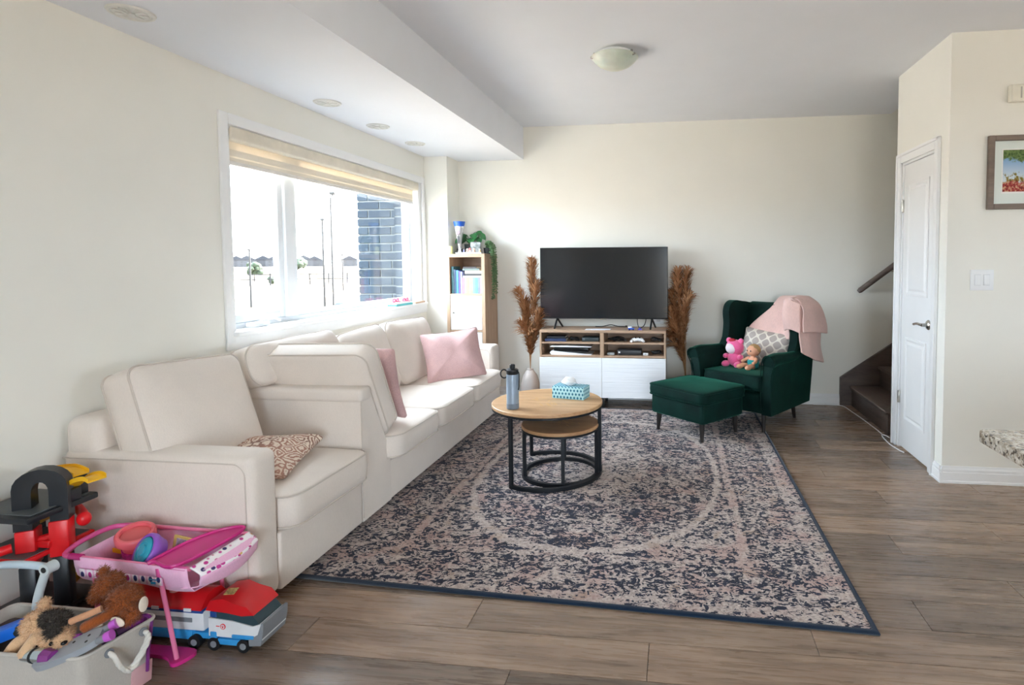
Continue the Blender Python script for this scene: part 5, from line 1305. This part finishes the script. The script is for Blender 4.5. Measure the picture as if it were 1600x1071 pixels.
# ---- doll cradle
M['pframe'] = mat('pink_plastic', (226, 92, 160), .35); M['mag'] = mat('magenta_plastic', (206, 44, 132), .35); M['ppale'] = mat('pale_pink_tube', (238, 130, 170), .35)
M['pfab'] = fabric('pale_pink_fabric', (244, 190, 222), var=.05, strength=.3)
cr = thing('doll_cradle', 'pink doll cradle with floral fabric basket standing over the toy truck', 'doll cradle', (-1.85, 1.8, 0))
CZ = .362
NL, NR_, FL_, FR_ = Vector((-2.075, 1.692, CZ+.006)), Vector((-1.632, 1.692, CZ-.012)), Vector((-2.06, 1.905, CZ+.020)), Vector((-1.588, 1.905, CZ+.012))
def lerp(a, c, t): return a+(c-a)*t
b = NB(); tube(b, [NL, NR_], .0065, 10); fr_ = obj('rail', b, M['ppale'], cr)
b = NB(); tube(b, [FL_, FR_], .0065, 10); obj('rail', b, M['ppale'], cr)
b = NB(); tube(b, spline([NL, (-2.125, 1.70, CZ+.008), (-2.14, 1.77, CZ+.020), (-2.115, 1.86, CZ+.03), FL_], 8), .009, 10); obj('head_bow', b, M['pframe'], cr)
b = NB(); tube(b, [NL-Vector((.02, 0, 0)), lerp(NL, NR_, .06)], .011, 10); obj('sleeve', b, M['mag'], cr)
b = NB(); tube(b, [lerp(NL, NR_, .80), lerp(NL, NR_, .97)], .0085, 10); obj('sleeve', b, M['pframe'], cr)
# fabric basket
DZ = .088
b = NB(); n = 14; near, bot, farr = [], [], []
for i in range(n+1):
    u = i/n; sag = .006*math.sin(u*PI*3)
    nt = lerp(NL, NR_, u*.985); ft = lerp(FL_, FR_, u*.985)
    r = [nt+Vector((0, -.007, .004)), nt+Vector((0, -.004, -DZ*.35)), nt+Vector((0, .004+sag, -DZ*.75)), nt+Vector((0, .02, -DZ-sag)), lerp(nt, ft, .5)+Vector((0, 0, -DZ-.012)), ft+Vector((0, -.02, -DZ)), ft+Vector((0, -.004, -DZ*.5)), ft+Vector((0, .007, .004))]
    near.append(r)
loft(b, near, closed_ring=False, caps=False); bas = obj('basket', b, M['pfab'], cr, ang=180); md = bas.modifiers.new('solid', 'SOLIDIFY'); md.thickness = .003; md.offset = 0
b = NB(); r0 = near[0]; loft(b, [[p for p in r0], [lerp(r0[0], r0[-1], k_/7)+Vector((0, 0, .0)) for k_ in range(8)]], closed_ring=False, caps=False); o = obj('basket_end', b, M['pfab'], cr); md = o.modifiers.new('solid', 'SOLIDIFY'); md.thickness = .003; md.offset = 0
# printed label strip on the near side
def stripmat():
    t = NT('cradle_print'); x, y, z = t.sep(t.coord('Generated'))
    u = t.math('MULTIPLY', x, 11.0); cell = t.math('FLOOR', u); fr = t.math('FRACT', u)
    wn = t.n('ShaderNodeTexWhiteNoise', noise_dimensions='1D'); t.l.new(cell, wn.inputs['W'])
    card = t.math('LESS_THAN', t.math('ABSOLUTE', t.math('SUBTRACT', fr, .5)), .36)
    dd = t.math('SQRT', t.math('ADD', t.math('POWER', t.math('SUBTRACT', fr, .5), 2.0), t.math('POWER', t.math('MULTIPLY', t.math('SUBTRACT', z, .5), .9), 2.0)))
    mk = t.ramp(wn.outputs[0], [(0, lin((204, 60, 150))), (.4, lin((226, 110, 176))), (.5, lin((60, 60, 120))), (.7, lin((226, 206, 110))), (.8, lin((204, 60, 150)))], 'CONSTANT')
    c = t.mix(t.step(dd, .24, .03), mk, lin((246, 232, 240)))
    t.set(t.mix(card, lin((240, 188, 220)), c), .8, 0, .2); return t.m
b = NB(); rr_ = []
for i in range(n+1):
    u = .05+.73*i/n; nt = lerp(NL, NR_, u); rr_.append([nt+Vector((0, -.0105, -.034)), nt+Vector((0, -.0085, -.062))])
loft(b, rr_, closed_ring=False, caps=False); o = obj('print_strip', b, stripmat(), bas); md = o.modifiers.new('solid', 'SOLIDIFY'); md.thickness = .0015
b = NB(); p = lerp(NL, NR_, .70); box(b, (p.x-.018, p.y-.0115, p.z-.047), (p.x+.018, p.y-.0085, p.z-.036), .002, 1); box(b, (p.x-.010, p.y-.0113, p.z-.060), (p.x+.010, p.y-.0085, p.z-.050), .001, 1); obj('logo_tag', b, mat('logo_blue', (50, 160, 214), .5), bas)
# foot pocket at the right end
b = NB(); ctrl = []
for u in (0, .25, .5, .75, 1):
    e = lerp(NR_, FR_, u); bulge = .045*math.sin(PI*(.15+.7*u))
    ctrl.append([e+Vector((0, -.004 if u == 0 else 0, .006)), e+Vector((bulge+.012, 0, -.016)), e+Vector((bulge+.012, 0, -.04)), e+Vector((bulge*.7, .01, -.065-.02*math.sin(PI*u))), e+Vector((-.04, 0, -.07-.015*math.sin(PI*u)))])
grid_surf(b, ctrl, 5, 5); pk_ = obj('foot_pocket', b, M['pfab'], cr, ang=180); md = pk_.modifiers.new('solid', 'SOLIDIFY'); md.thickness = .004; md.offset = 0
def flowermat():
    t = NT('floral_band'); co = t.coord(); v = t.n('ShaderNodeTexVoronoi'); t.l.new(co, v.inputs['Vector']); v.inputs['Scale'].default_value = 46
    hue = t.ramp(t.sep(v.outputs['Color'])[0], [(0, lin((206, 70, 150))), (.45, lin((70, 60, 110))), (.6, lin((226, 180, 110))), (.75, lin((206, 70, 150)))], 'CONSTANT')
    t.set(t.mix(t.step(v.outputs['Distance'], .36, .05), hue, lin((248, 240, 244))), .85, 0, .2); return t.m
b = NB(); bm2 = [[r[0]+Vector((.003, -.001, .003)), r[1]*1.0+Vector((.004, -.001, 0)), lerp(r[1], r[2], .35)+Vector((.004, -.001, 0))] for r in ctrl]
grid_surf(b, bm2, 5, 5); o = obj('floral_band', b, flowermat(), pk_, ang=180); md = o.modifiers.new('solid', 'SOLIDIFY'); md.thickness = .003; md.offset = 1
# changing tray
b = NB(); tray = [lerp(NL, NR_, .66), lerp(NL, NR_, .70), lerp(NL, NR_, .90), lerp(FL_, FR_, .95), lerp(FL_, FR_, .80), lerp(lerp(NL, NR_, .66), lerp(FL_, FR_, .78), .6)+Vector((-.02, 0, 0))]
ol = [(p.x, p.y, p.z) for p in spline([(p.x, p.y, p.z) for p in tray], 5, True)]
loft(b, [[Vector(p)+Vector((0, 0, .004)) for p in ol], [Vector(p)+Vector((0, 0, .011)) for p in ol]]); tr_ = obj('tray', b, M['mag'], cr, ang=30)
b = NB(); tube(b, [Vector(p)+Vector((0, 0, .013)) for p in ol], .0055, 8, closed=True); obj('tray_rim', b, M['mag'], tr_)
# legs and base
p = lerp(NL, NR_, .73)
b = NB(); tube(b, [p+Vector((0, 0, -.006)), p+Vector((.003, 0, -.04))], .010, 12); obj('leg_socket', b, M['pframe'], cr)
b = NB(); tube(b, [p+Vector((.003, 0, -.04)), (p.x+.030, 1.715, .014)], .0075, 12); obj('leg', b, M['ppale'], cr)
b = NB(); tube(b, [lerp(FL_, FR_, .73), (p.x+.03, 1.928, .014)], .0075, 12); obj('leg', b, M['ppale'], cr)
b = NB(); ol = spline([(p.x+.055, 1.705, 0), (p.x+.03, 1.690, 0), (p.x-.02, 1.720, 0), (p.x-.12, 1.725, 0), (p.x-.22, 1.72, 0), (p.x-.22, 1.765, 0), (p.x-.05, 1.772, 0), (p.x+.06, 1.765, 0)], 5, True)
loft(b, [[v+Vector((0, 0, .001)) for v in ol], [v+Vector((0, 0, .014)) for v in ol]]); bevel_all(b, .004, 2, 60); obj('base', b, M['mag'], cr, ang=40)
b = NB(); box(b, (p.x-.20, 1.919, .001), (p.x+.05, 1.937, .014), .004); obj('base', b, M['mag'], cr, ang=40)
q1 = lerp(NL, NR_, .16); b = NB(); tube(b, [q1, (q1.x-.02, 1.72, .012)], .0075, 12); obj('leg', b, M['ppale'], cr)
q1 = lerp(FL_, FR_, .16); b = NB(); tube(b, [q1, (q1.x-.02, 1.928, .0)], .0075, 12); obj('leg', b, M['ppale'], cr)

# ---- tubs inside the cradle
M['coral'] = mat('coral_plastic', (240, 110, 120), .35); M['purp'] = mat('purple_plastic', (150, 92, 200), .35); M['teal2'] = mat('teal_plastic', (44, 160, 186), .3)
t = thing('toy_tub', 'coral pink tub with ring lid in the doll cradle', 'tub', (-1.995, 1.84, CZ-DZ))
Mt = Matrix.Translation((-1.985, 1.835, .345)) @ Euler((math.radians(14), math.radians(10), 0)).to_matrix().to_4x4()
b = NB(); lathe(b, [(0, -.055), (.040, -.055), (.046, .02), (.044, .022), (0, .022)], M=Mt); obj('cup', b, M['coral'], t)
b = NB(); lathe(b, [(.0, .022), (.052, .022), (.062, .030), (.062, .052), (.057, .058), (.048, .058), (.046, .046), (0, .044)], M=Mt, n=36); o = obj('lid', b, M['coral'], t, ang=40)
b = NB(); lathe(b, [(0, .0445), (.045, .0445), (.044, .047), (0, .047)], M=Mt, n=28); obj('lid_disc', b, mat('coral_clear', (224, 100, 104), .15), o)
b = NB(); lathe(b, [(.0465, -.03), (.0475, -.03), (.0475, -.005), (.0465, -.005)], M=Mt); obj('label_band', b, mat('tub_label', (206, 60, 150), .5, var=.5, vs=60), t)
t = thing('toy_tub', 'purple ring tub with teal lid leaning in the doll cradle', 'tub', (-1.88, 1.79, CZ-DZ))
Mt = Matrix.Translation((-1.865, 1.765, .362)) @ Euler((math.radians(52), math.radians(-32), 0)).to_matrix().to_4x4()
b = NB(); lathe(b, [(0, -.035), (.045, -.035), (.054, -.01), (.060, .0), (.060, .012), (.056, .018), (.048, .018), (.046, .006), (0, .004)], M=Mt, n=36); obj('tub_body', b, M['purp'], t, ang=40)
b = NB(); lathe(b, [(0, .005), (.044, .005), (.045, .010), (.044, .020), (.030, .024), (.028, .021), (0, .021)], M=Mt, n=36); o = obj('teal_lid', b, M['teal2'], t, ang=40)
b = NB(); lathe(b, [(0, .0215), (.020, .0215), (.018, .026), (0, .026)], M=Mt, n=24); obj('lid_knob', b, M['teal2'], o, ang=40)
t = thing('toy_card', 'yellow patterned card tucked behind the purple tub', 'card', (-1.80, 1.83, CZ-DZ))
b = NB(); box(b, (-.05, -.004, -.04), (.05, .004, .035), .003, 2, T((-1.795, 1.84, .345), (-.15, .1, -.1))); obj('card', b, mat('yellow_card', (226, 190, 110), .6), t)
b = NB(); box(b, (-.034, -.006, -.03), (.046, -.0035, .027), .001, 1, T((-1.795, 1.84, .345), (-.15, .1, -.1))); obj('picture', b, mat('card_print', (190, 170, 190), .6, var=.6, vs=50), t)

# ---- toy garage
M['gblk'] = mat('garage_black', (28, 32, 38), .35); M['gyel'] = mat('garage_yellow', (246, 190, 30), .4); M['gdeck'] = mat('garage_deck', (88, 94, 98), .5); M['tred2'] = mat('garage_red', (232, 30, 38), .35)
ga = thing('toy_garage', 'black and red toy parking garage with yellow ramps by the left wall', 'toy garage', (-2.26, 1.76, 0))
LA, LB = Vector((-2.270, 1.70, 0)), Vector((-2.192, 1.747, 0))
bdir = (LB-LA).normalized(); aw = math.atan2(bdir.y, bdir.x)
def colbox(name, c, z0, z1, sx, sy, mt, bev=.006):
    b = NB(); box(b, (-sx, -sy, 0), (sx, sy, z1-z0), bev, 2, Matrix.Translation((c.x, c.y, z0)) @ Matrix.Rotation(aw, 4, 'Z')); return obj(name, b, mt, ga, ang=40)
# arch
b = NB(); mid = (LA+LB)/2; hw = (LB-LA).length/2
prof = [(-hw-.030, .455), (-hw-.030, .60)]+[(-(hw+.030)*math.cos(a), .60+.066*math.sin(a)) for a in [k*PI/10 for k in range(1, 10)]]+[(hw+.030, .60), (hw+.030, .475), (hw-.022, .475), (hw-.022, .585)]+[((hw-.022)*math.cos(a), .585+.036*math.sin(a)) for a in [k*PI/8 for k in range(1, 8)]]+[(-hw+.022, .585), (-hw+.022, .455)]
prism(b, prof, -.026, .026); bevel_all(b, .004, 2, 50); bmesh.ops.transform(b, matrix=Matrix.Translation((mid.x, mid.y, 0)) @ Matrix.Rotation(aw, 4, 'Z'), verts=b.verts[:]); obj('arch', b, M['gblk'], ga, ang=40)
for c, z0, z1 in ((LA, .325, .455), (LB, .345, .475)): colbox('red_column', c, z0, z1, .028, .030, M['tred2'])
for c, z0, z1 in ((LA, .02, .325), (LB, .02, .345)): colbox('lower_column', c, z0, z1, .024, .026, M['gblk'])
b = NB(); box(b, (LA.x, LA.y, .385), (LB.x, LA.y+.02, .41), .003, 1); tube(b, [LA+Vector((0, 0, .40)), LB+Vector((0, 0, .42))], .014, 8); obj('cross_bar', b, M['tred2'], ga)
b = NB(); box(b, (-2.435, 1.62, .505), (-2.165, 1.86, .528), .006, 2); dk = obj('upper_deck', b, M['gblk'], ga, ang=40)
b = NB(); box(b, (-2.42, 1.64, .528), (-2.18, 1.84, .531), .001, 1); obj('deck_surface', b, M['gdeck'], dk)
for lo, hi in (((-2.435, 1.618, .528), (-2.30, 1.628, .560)), ((-2.19, 1.76, .528), (-2.165, 1.80, .572)), ((-2.22, 1.815, .528), (-2.195, 1.85, .60))):
    b = NB(); box(b, lo, hi, .004, 2); obj('deck_rail', b, M['gblk'], dk)
def ramp_(name, pts, w, mt, thk=.006):
    b = NB(); sp = spline(pts, 8); rings = []
    for i, p in enumerate(sp):
        t_ = (sp[min(i+1, len(sp)-1)]-sp[max(i-1, 0)]).normalized(); s = t_.cross(Vector((0, 0, 1))).normalized()*w
        rings.append([p-s+Vector((0, 0, .016)), p-s*.92+Vector((0, 0, .016)), p-s*.9+Vector((0, 0, thk)), p+s*.9+Vector((0, 0, thk)), p+s*.92+Vector((0, 0, .016)), p+s+Vector((0, 0, .016)), p+s, p-s])
    return obj(name, (loft(b, rings), b)[1], mt, ga, ang=40)
ramp_('yellow_ramp', [(-2.26, 1.80, .535), (-2.20, 1.79, .565), (-2.15, 1.785, .598), (-2.10, 1.78, .612), (-2.07, 1.775, .606)], .030, M['gyel'])
ramp_('yellow_ramp', [(-2.40, 1.80, .40), (-2.30, 1.80, .45), (-2.22, 1.79, .50)], .030, M['gyel'])
ramp_('yellow_ramp', [(-2.36, 1.84, .60), (-2.27, 1.84, .612), (-2.20, 1.83, .60)], .026, M['gyel'])
ramp_('yellow_ramp', [(-2.28, 1.82, .16), (-2.2, 1.83, .24), (-2.10, 1.84, .315), (-2.03, 1.84, .318)], .028, M['gyel'])
b = NB(); box(b, (-2.435, 1.62, .360), (-2.20, 1.87, .376), .005, 2); md_ = obj('middle_deck', b, M['tred2'], ga, ang=40)
b = NB(); box(b, (-2.425, 1.635, .376), (-2.21, 1.86, .379), .001, 1); obj('deck_surface', b, M['gdeck'], md_)
b = NB(); tube(b, spline([(-2.44, 1.60, .375), (-2.36, 1.60, .380), (-2.305, 1.625, .40), (-2.28, 1.655, .405)], 6), .016, 10); obj('barrier', b, M['tred2'], ga)
b = NB(); tube(b, spline([(-2.42, 1.86, .46), (-2.30, 1.87, .465), (-2.22, 1.84, .455), (-2.165, 1.80, .45)], 6), .016, 10); sph(b, (-2.163, 1.80, .45), (.022, .022, .026)); obj('barrier', b, M['tred2'], ga)
b = NB(); box(b, (-2.44, 1.60, .001), (-2.14, 1.88, .022), .006, 2); obj('base_plate', b, M['tred2'], ga, ang=40)
for x, y in ((-2.42, 1.64), (-2.42, 1.85)):
    b = NB(); box(b, (x-.014, y-.014, .022), (x+.014, y+.014, .505), .003); obj('rear_post', b, M['gblk'], ga)
b = NB(); box(b, (-2.40, 1.64, .15), (-2.16, 1.86, .165), .004); obj('lower_deck', b, M['gblk'], ga)

# ---- storage bin
M['binf'] = fabric('grey_canvas', (196, 190, 182), var=.05, strength=.3); M['rope'] = fabric('white_rope', (226, 222, 214), strength=.4)
bn = thing('storage_bin', 'grey canvas toy bin with white rope handle at the bottom left', 'bin', (-1.95, 1.51, 0))
RIM = [(-1.692, 1.622), (-1.727, 1.408), (-2.22, 1.395), (-2.24, 1.625)]; BOT = [(-1.742, 1.632), (-1.765, 1.44), (-2.19, 1.43), (-2.20, 1.625)]
def rloop(c, r, z, ins=0.0, n=6):
    cx, cy = sum(p[0] for p in c)/4, sum(p[1] for p in c)/4; out = []
    for i in range(4):
        p = Vector(c[i]); a = Vector(c[i-1]); d = Vector(c[(i+1) % 4]); cen = Vector((cx, cy))
        p = p+(cen-p).normalized()*ins*1.4
        u, v = (a-p).normalized()*r, (d-p).normalized()*r
        for k in range(n+1):
            t_ = k/n; out.append(Vector(((p+u)*(1-t_)**2+p*2*t_*(1-t_)+(p+v)*t_**2).to_3d()[:2]+(z,)))
    return out
BZ = .228
b = NB(); loft(b, [rloop(BOT, .03, .002, .08), rloop(BOT, .03, .002), rloop(BOT, .03, .01), rloop([tuple((Vector(a)*.5+Vector(c)*.5)) for a, c in zip(BOT, RIM)], .03, BZ*.5), rloop(RIM, .03, BZ), rloop(RIM, .03, BZ, .006), rloop(BOT, .03, .10, .006), rloop(BOT, .03, .10, .09)]); bo = obj('canvas_body', b, M['binf'], bn, ang=50)
b = NB(); tube(b, rloop(RIM, .03, BZ), .006, 8, closed=True); obj('rim_binding', b, M['binf'], bn)
fA, fB = Vector((-1.700, 1.575, .205)), Vector((-1.716, 1.478, .200))
pts = spline([fB+Vector((-.01, 0, 0)), fB+Vector((.018, 0, -.012)), fB+Vector((.016, .018, -.055)), (fA+fB)/2+Vector((.010, 0, -.088)), fA+Vector((.012, -.012, -.05)), fA+Vector((.016, .002, -.012)), fA+Vector((-.01, 0, 0))], 10)
b = NB()
for k in range(3):   # three twisted strands
    tube(b, [p+Matrix.Rotation(2*PI*(k/3)+i*.42, 3, Vector((.3, .9, .2)).normalized()) @ Vector((.0042, 0, .0028)) for i, p in enumerate(pts)], .0062, 8)
obj('rope_handle', b, M['rope'], bn, ang=180)
for f_ in (fA, fB):
    b = NB(); lathe(b, [(.007, 0), (.013, 0), (.013, .003), (.008, .004)], f_+Vector((.002, 0, 0)), M=Euler((0, PI/2-.15, -.15)).to_matrix().to_4x4(), n=20); obj('eyelet', b, M['tgrey'], bn)
b = NB(); box(b, (-.003, -.035, 0), (.003, .03, .075), .003, 2, T((-1.739, 1.60, .004), (0, .12, -.14))); o = obj('corner_patch', b, mat('pink_patch', (214, 168, 172), .7), bn); o['label'] = 'dusty pink corner patch'
b = NB(); tube(b, spline([(-1.74, 1.61, BZ+.004), (-1.715, 1.607, BZ+.01), (-1.698, 1.605, BZ-.004), (-1.702, 1.603, BZ-.05), (-1.712, 1.602, .12), (-1.722, 1.606, .05)], 6), .005, 6); o = obj('strap', b, mat('plum_strap', (128, 48, 128), .5), bn); o['label'] = 'purple strap over the rim'
# plush toys
def plush(name, label, blobs, mt, root, tubes=(), voxel=.0055):
    t = thing(name, label, 'plush toy', root); b = NB()
    for c, s, rot in blobs: sph(b, c, s, Euler(rot).to_matrix().to_4x4(), 16, 10)
    for pts, r in tubes: tube(b, spline(pts, 5), r, 10)
    o = obj('body', b, mt, t, ang=180); m1 = o.modifiers.new('remesh', 'REMESH'); m1.mode = 'VOXEL'; m1.voxel_size = voxel; m1.use_smooth_shade = True
    m2 = o.modifiers.new('smooth', 'SMOOTH'); m2.factor = .6; m2.iterations = 4
    return t, o
def fur(parent, blobs, mt, n, L, seed, name='fur'):
    rnd = random.Random(seed); b = NB(); tot = sum(s[0]*s[1]+s[1]*s[2]+s[0]*s[2] for c, s, r in blobs)
    for c, s, r in blobs:
        R = Euler(r).to_matrix()
        for _ in range(int(n*(s[0]*s[1]+s[1]*s[2]+s[0]*s[2])/tot)):
            v = Vector((rnd.gauss(0, 1), rnd.gauss(0, 1), rnd.gauss(0, 1))).normalized()
            p = Vector(c)+R @ Vector((v.x*s[0], v.y*s[1], v.z*s[2]))*.98; nn = (R @ Vector((v.x/s[0], v.y/s[1], v.z/s[2]))).normalized()
            tip = p+(nn+Vector((rnd.uniform(-.7, .7), rnd.uniform(-.7, .7), rnd.uniform(-.9, .3)))).normalized()*L*rnd.uniform(.6, 1.2)
            w = nn.cross(Vector((rnd.random(), rnd.random(), rnd.random()))).normalized()*.0012
            b.faces.new([b.verts.new(q) for q in (p-w, p+w, tip)])
    o = obj(name, b, mt, parent, ang=180); o['kind'] = 'stuff'; return o
M['tan'] = fabric('tan_plush', (226, 186, 146), var=.12, strength=.7, sheen=.4); M['brown'] = fabric('brown_plush', (150, 78, 34), var=.18, strength=.7, sheen=.3); M['dfur'] = fabric('dark_fur', (70, 62, 56), var=.2, strength=.8); M['cream'] = fabric('cream_plush', (232, 216, 200), var=.06, strength=.5); M['tan2'] = fabric('tan_ear', (206, 152, 116), var=.1)
tb_ = [((-1.930, 1.475, .275), (.062, .045, .045), (0, .25, .2)), ((-1.865, 1.455, .265), (.044, .040, .036), (0, .1, 0)), ((-1.825, 1.440, .262), (.024, .024, .020), (0, 0, 0)), ((-1.962, 1.50, .322), (.016, .016, .020), (0, 0, 0))]
ttub = [([(-1.96, 1.47, .255), (-1.985, 1.44, .235), (-1.995, 1.42, .205)], .018), ([(-1.905, 1.435, .272), (-1.915, 1.415, .245), (-1.925, 1.405, .222)], .016), ([(-1.955, 1.51, .25), (-1.975, 1.52, .225), (-1.97, 1.53, .21)], .016)]
t, bo_ = plush('plush_dog', 'tan plush dog with dark tufted ear lying in the toy bin', tb_, M['tan'], (-1.92, 1.47, .23), ttub)
fur(bo_, tb_, M['tan'], 5200, .009, 1)
eb = [((-1.872, 1.462, .305), (.042, .030, .020), (0, .35, .2)), ((-1.848, 1.432, .290), (.020, .014, .024), (0, .2, .2))]
b = NB(); [sph(b, c, s, Euler(r).to_matrix().to_4x4(), 14, 9) for c, s, r in eb]; e_ = obj('ear', b, M['dfur'], t, ang=180); fur(e_, eb, M['dfur'], 2200, .013, 2)
b = NB(); sph(b, (-1.836, 1.417, .262), .006, u=10, v=8); obj('eye', b, M['blackgloss'], t)
b = NB(); sph(b, (-1.806, 1.428, .260), (.007, .009, .006), u=10, v=8); obj('nose', b, M['blackgloss'], t)
bb2 = [((-1.745, 1.56, .315), (.052, .046, .048), (0, .2, 0)), ((-1.825, 1.585, .345), (.040, .040, .040), (0, 0, 0)), ((-1.85, 1.59, .388), (.014, .014, .014), (0, 0, 0)), ((-1.70, 1.535, .285), (.030, .026, .028), (0, 0, 0)), ((-1.85, 1.575, .315), (.026, .026, .022), (0, 0, 0))]
t, bo_ = plush('plush_dog', 'reddish brown plush dog with pale feet on the toy bin', bb2, M['brown'], (-1.77, 1.56, .23), [([(-1.74, 1.52, .30), (-1.765, 1.49, .29), (-1.795, 1.47, .275)], .017)])
fur(bo_, bb2, M['brown'], 6500, .012, 3)
b = NB(); tube(b, spline([(-1.755, 1.498, .325), (-1.785, 1.478, .315), (-1.825, 1.465, .300)], 6), .010, 10, rs=None); obj('ear', b, M['tan2'], t)
b = NB(); sph(b, (-1.706, 1.502, .284), (.024, .008, .014), Euler((0, .3, 0)).to_matrix().to_4x4()); obj('foot_pad', b, M['cream'], t)
b = NB(); sph(b, (-1.775, 1.492, .276), (.026, .009, .012), Euler((0, .1, .1)).to_matrix().to_4x4()); obj('foot_pad', b, M['cream'], t)
b = NB(); sph(b, (-1.667, 1.552, .312), (.006, .016, .024)); obj('tail_tag', b, M['cream'], t)

# ---- hard toys in the bin
M['sgrey'] = mat('silver_grey_plastic', (160, 166, 174), .35); M['orch'] = mat('orchid_plastic', (198, 96, 206), .35); M['plum'] = mat('plum_plastic', (128, 48, 128), .35); M['silv'] = mat('silver_shine', (196, 212, 220), .15, metal=.8)
t = thing('toy_rocket_board', 'flat grey toy with two orchid-purple ends sticking out of the bin', 'toy', (-1.78, 1.44, .2))
Mt = FR((-1.778, 1.432, .243), (.80, .42, .33), (-.35, -.42, .84))
b = NB(); ol = [(p.x, p.y) for p in spline([(-.095, -.012, 0), (-.05, -.028, 0), (.03, -.034, 0), (.068, -.024, 0), (.075, 0, 0), (.068, .024, 0), (.03, .034, 0), (-.05, .028, 0), (-.095, .012, 0)], 5, True)]
prism(b, ol, -.010, .010, 'z'); bevel_all(b, .003, 2, 50); bmesh.ops.transform(b, matrix=Mt, verts=b.verts[:]); hull = obj('hull', b, M['sgrey'], t, ang=40)
for s in (-1, 1):
    b = NB(); cyl(b, (.066, s*.020, 0), (.088, s*.022, .0), .010, .012, 14); bmesh.ops.transform(b, matrix=Mt, verts=b.verts[:]); obj('nozzle', b, M['tgrey'], t)
    b = NB(); cyl(b, (.088, s*.022, 0), (.106, s*.023, 0), .0135, .0155, 16); bmesh.ops.transform(b, matrix=Mt, verts=b.verts[:]); obj('nozzle_cap', b, M['orch'], t)
for u, v in ((.040, -.012), (.040, .012), (.0, .014), (-.05, 0)):
    b = NB(); cyl(b, (u, v, .0095), (u, v, .0108), .004, n=12); bmesh.ops.transform(b, matrix=Mt, verts=b.verts[:]); obj('screw_hole', b, M['dark'], hull)
def toy_cyl(name, label, p0, p1, r, mt, mt2):
    t = thing(name, label, 'toy', p0); p0, p1 = Vector(p0), Vector(p1); d = (p1-p0)
    b = NB(); cyl(b, p0, p0+d*.7, r*.9, r, 18); obj('barrel', b, mt, t, ang=40)
    b = NB(); cyl(b, p0+d*.34, p0+d*.40, r*1.04, n=18); obj('band', b, M['dark'], t, ang=40)
    b = NB(); cyl(b, p0+d*.7, p1, r*1.05, r*.8, 8); obj('tip', b, mt2, t, ang=40)
toy_cyl('toy_torch', 'shiny silver and plum toy cylinder near the front rim of the bin', (-1.925, 1.418, .222), (-1.815, 1.405, .232), .021, M['silv'], M['plum'])
toy_cyl('toy_wand', 'plum purple toy stick between the plush dog and the grey toy', (-1.90, 1.44, .228), (-1.80, 1.47, .25), .013, M['plum'], M['orch'])
toy_cyl('toy_wand', 'dark purple toy stick along the right rim of the bin', (-1.765, 1.50, .215), (-1.72, 1.585, .235), .014, mat('dark_plum', (84, 50, 90), .35), M['plum'])
toy_cyl('toy_torch', 'mauve toy stick lying along the back right of the bin', (-1.80, 1.56, .215), (-1.715, 1.60, .222), .018, mat('mauve', (150, 120, 160), .4), M['plum'])
t = thing('toy_block', 'bright blue toy connector at the left edge of the bin', 'toy', (-2.03, 1.48, .22))
b = NB(); box(b, (-.05, -.02, -.02), (.05, .02, .02), .008, 2, T((-2.035, 1.455, .258), (.2, -.35, .2))); obj('block', b, mat('royal_blue', (20, 104, 210), .35), t, ang=40)
b = NB(); cyl(b, (-1.985, 1.442, .268), (-1.985, 1.470, .268), .017, n=16); obj('hinge_pin', b, M['gblk'], t, ang=40)
# baby carrier handle
t = thing('toy_carrier', 'pale grey toy carrier with curved handle in the bin', 'toy carrier', (-2.1, 1.53, .11))
ptsA = spline([(-2.06, 1.545, .20), (-2.045, 1.545, .30), (-2.01, 1.545, .392), (-1.995, 1.545, .415)], 8)
b = NB(); tube(b, ptsA, .012, 10); obj('side_arm', b, mat('pale_grey_plastic', (200, 210, 214), .4), t)
b = NB(); tube(b, spline([(-1.992, 1.545, .414), (-2.06, 1.545, .418), (-2.15, 1.545, .414), (-2.22, 1.545, .40)], 6), .012, 10); obj('grip', b, mat('pale_blue_plastic', (188, 206, 220), .35), t)
b = NB(); cyl(b, (-1.993, 1.528, .414), (-1.993, 1.562, .414), .018, n=20); o = obj('pivot', b, mat('pale_grey_plastic2', (196, 206, 210), .4), t, ang=40)
b = NB(); cyl(b, (-1.993, 1.5265, .414), (-1.993, 1.529, .414), .009, n=16); obj('pivot_screw', b, M['dark'], o, ang=40)
b = NB(); box(b, (-2.20, 1.50, .12), (-2.04, 1.59, .215), .02, 3); obj('seat_shell', b, mat('carrier_dark', (60, 50, 50), .7), t, ang=40)
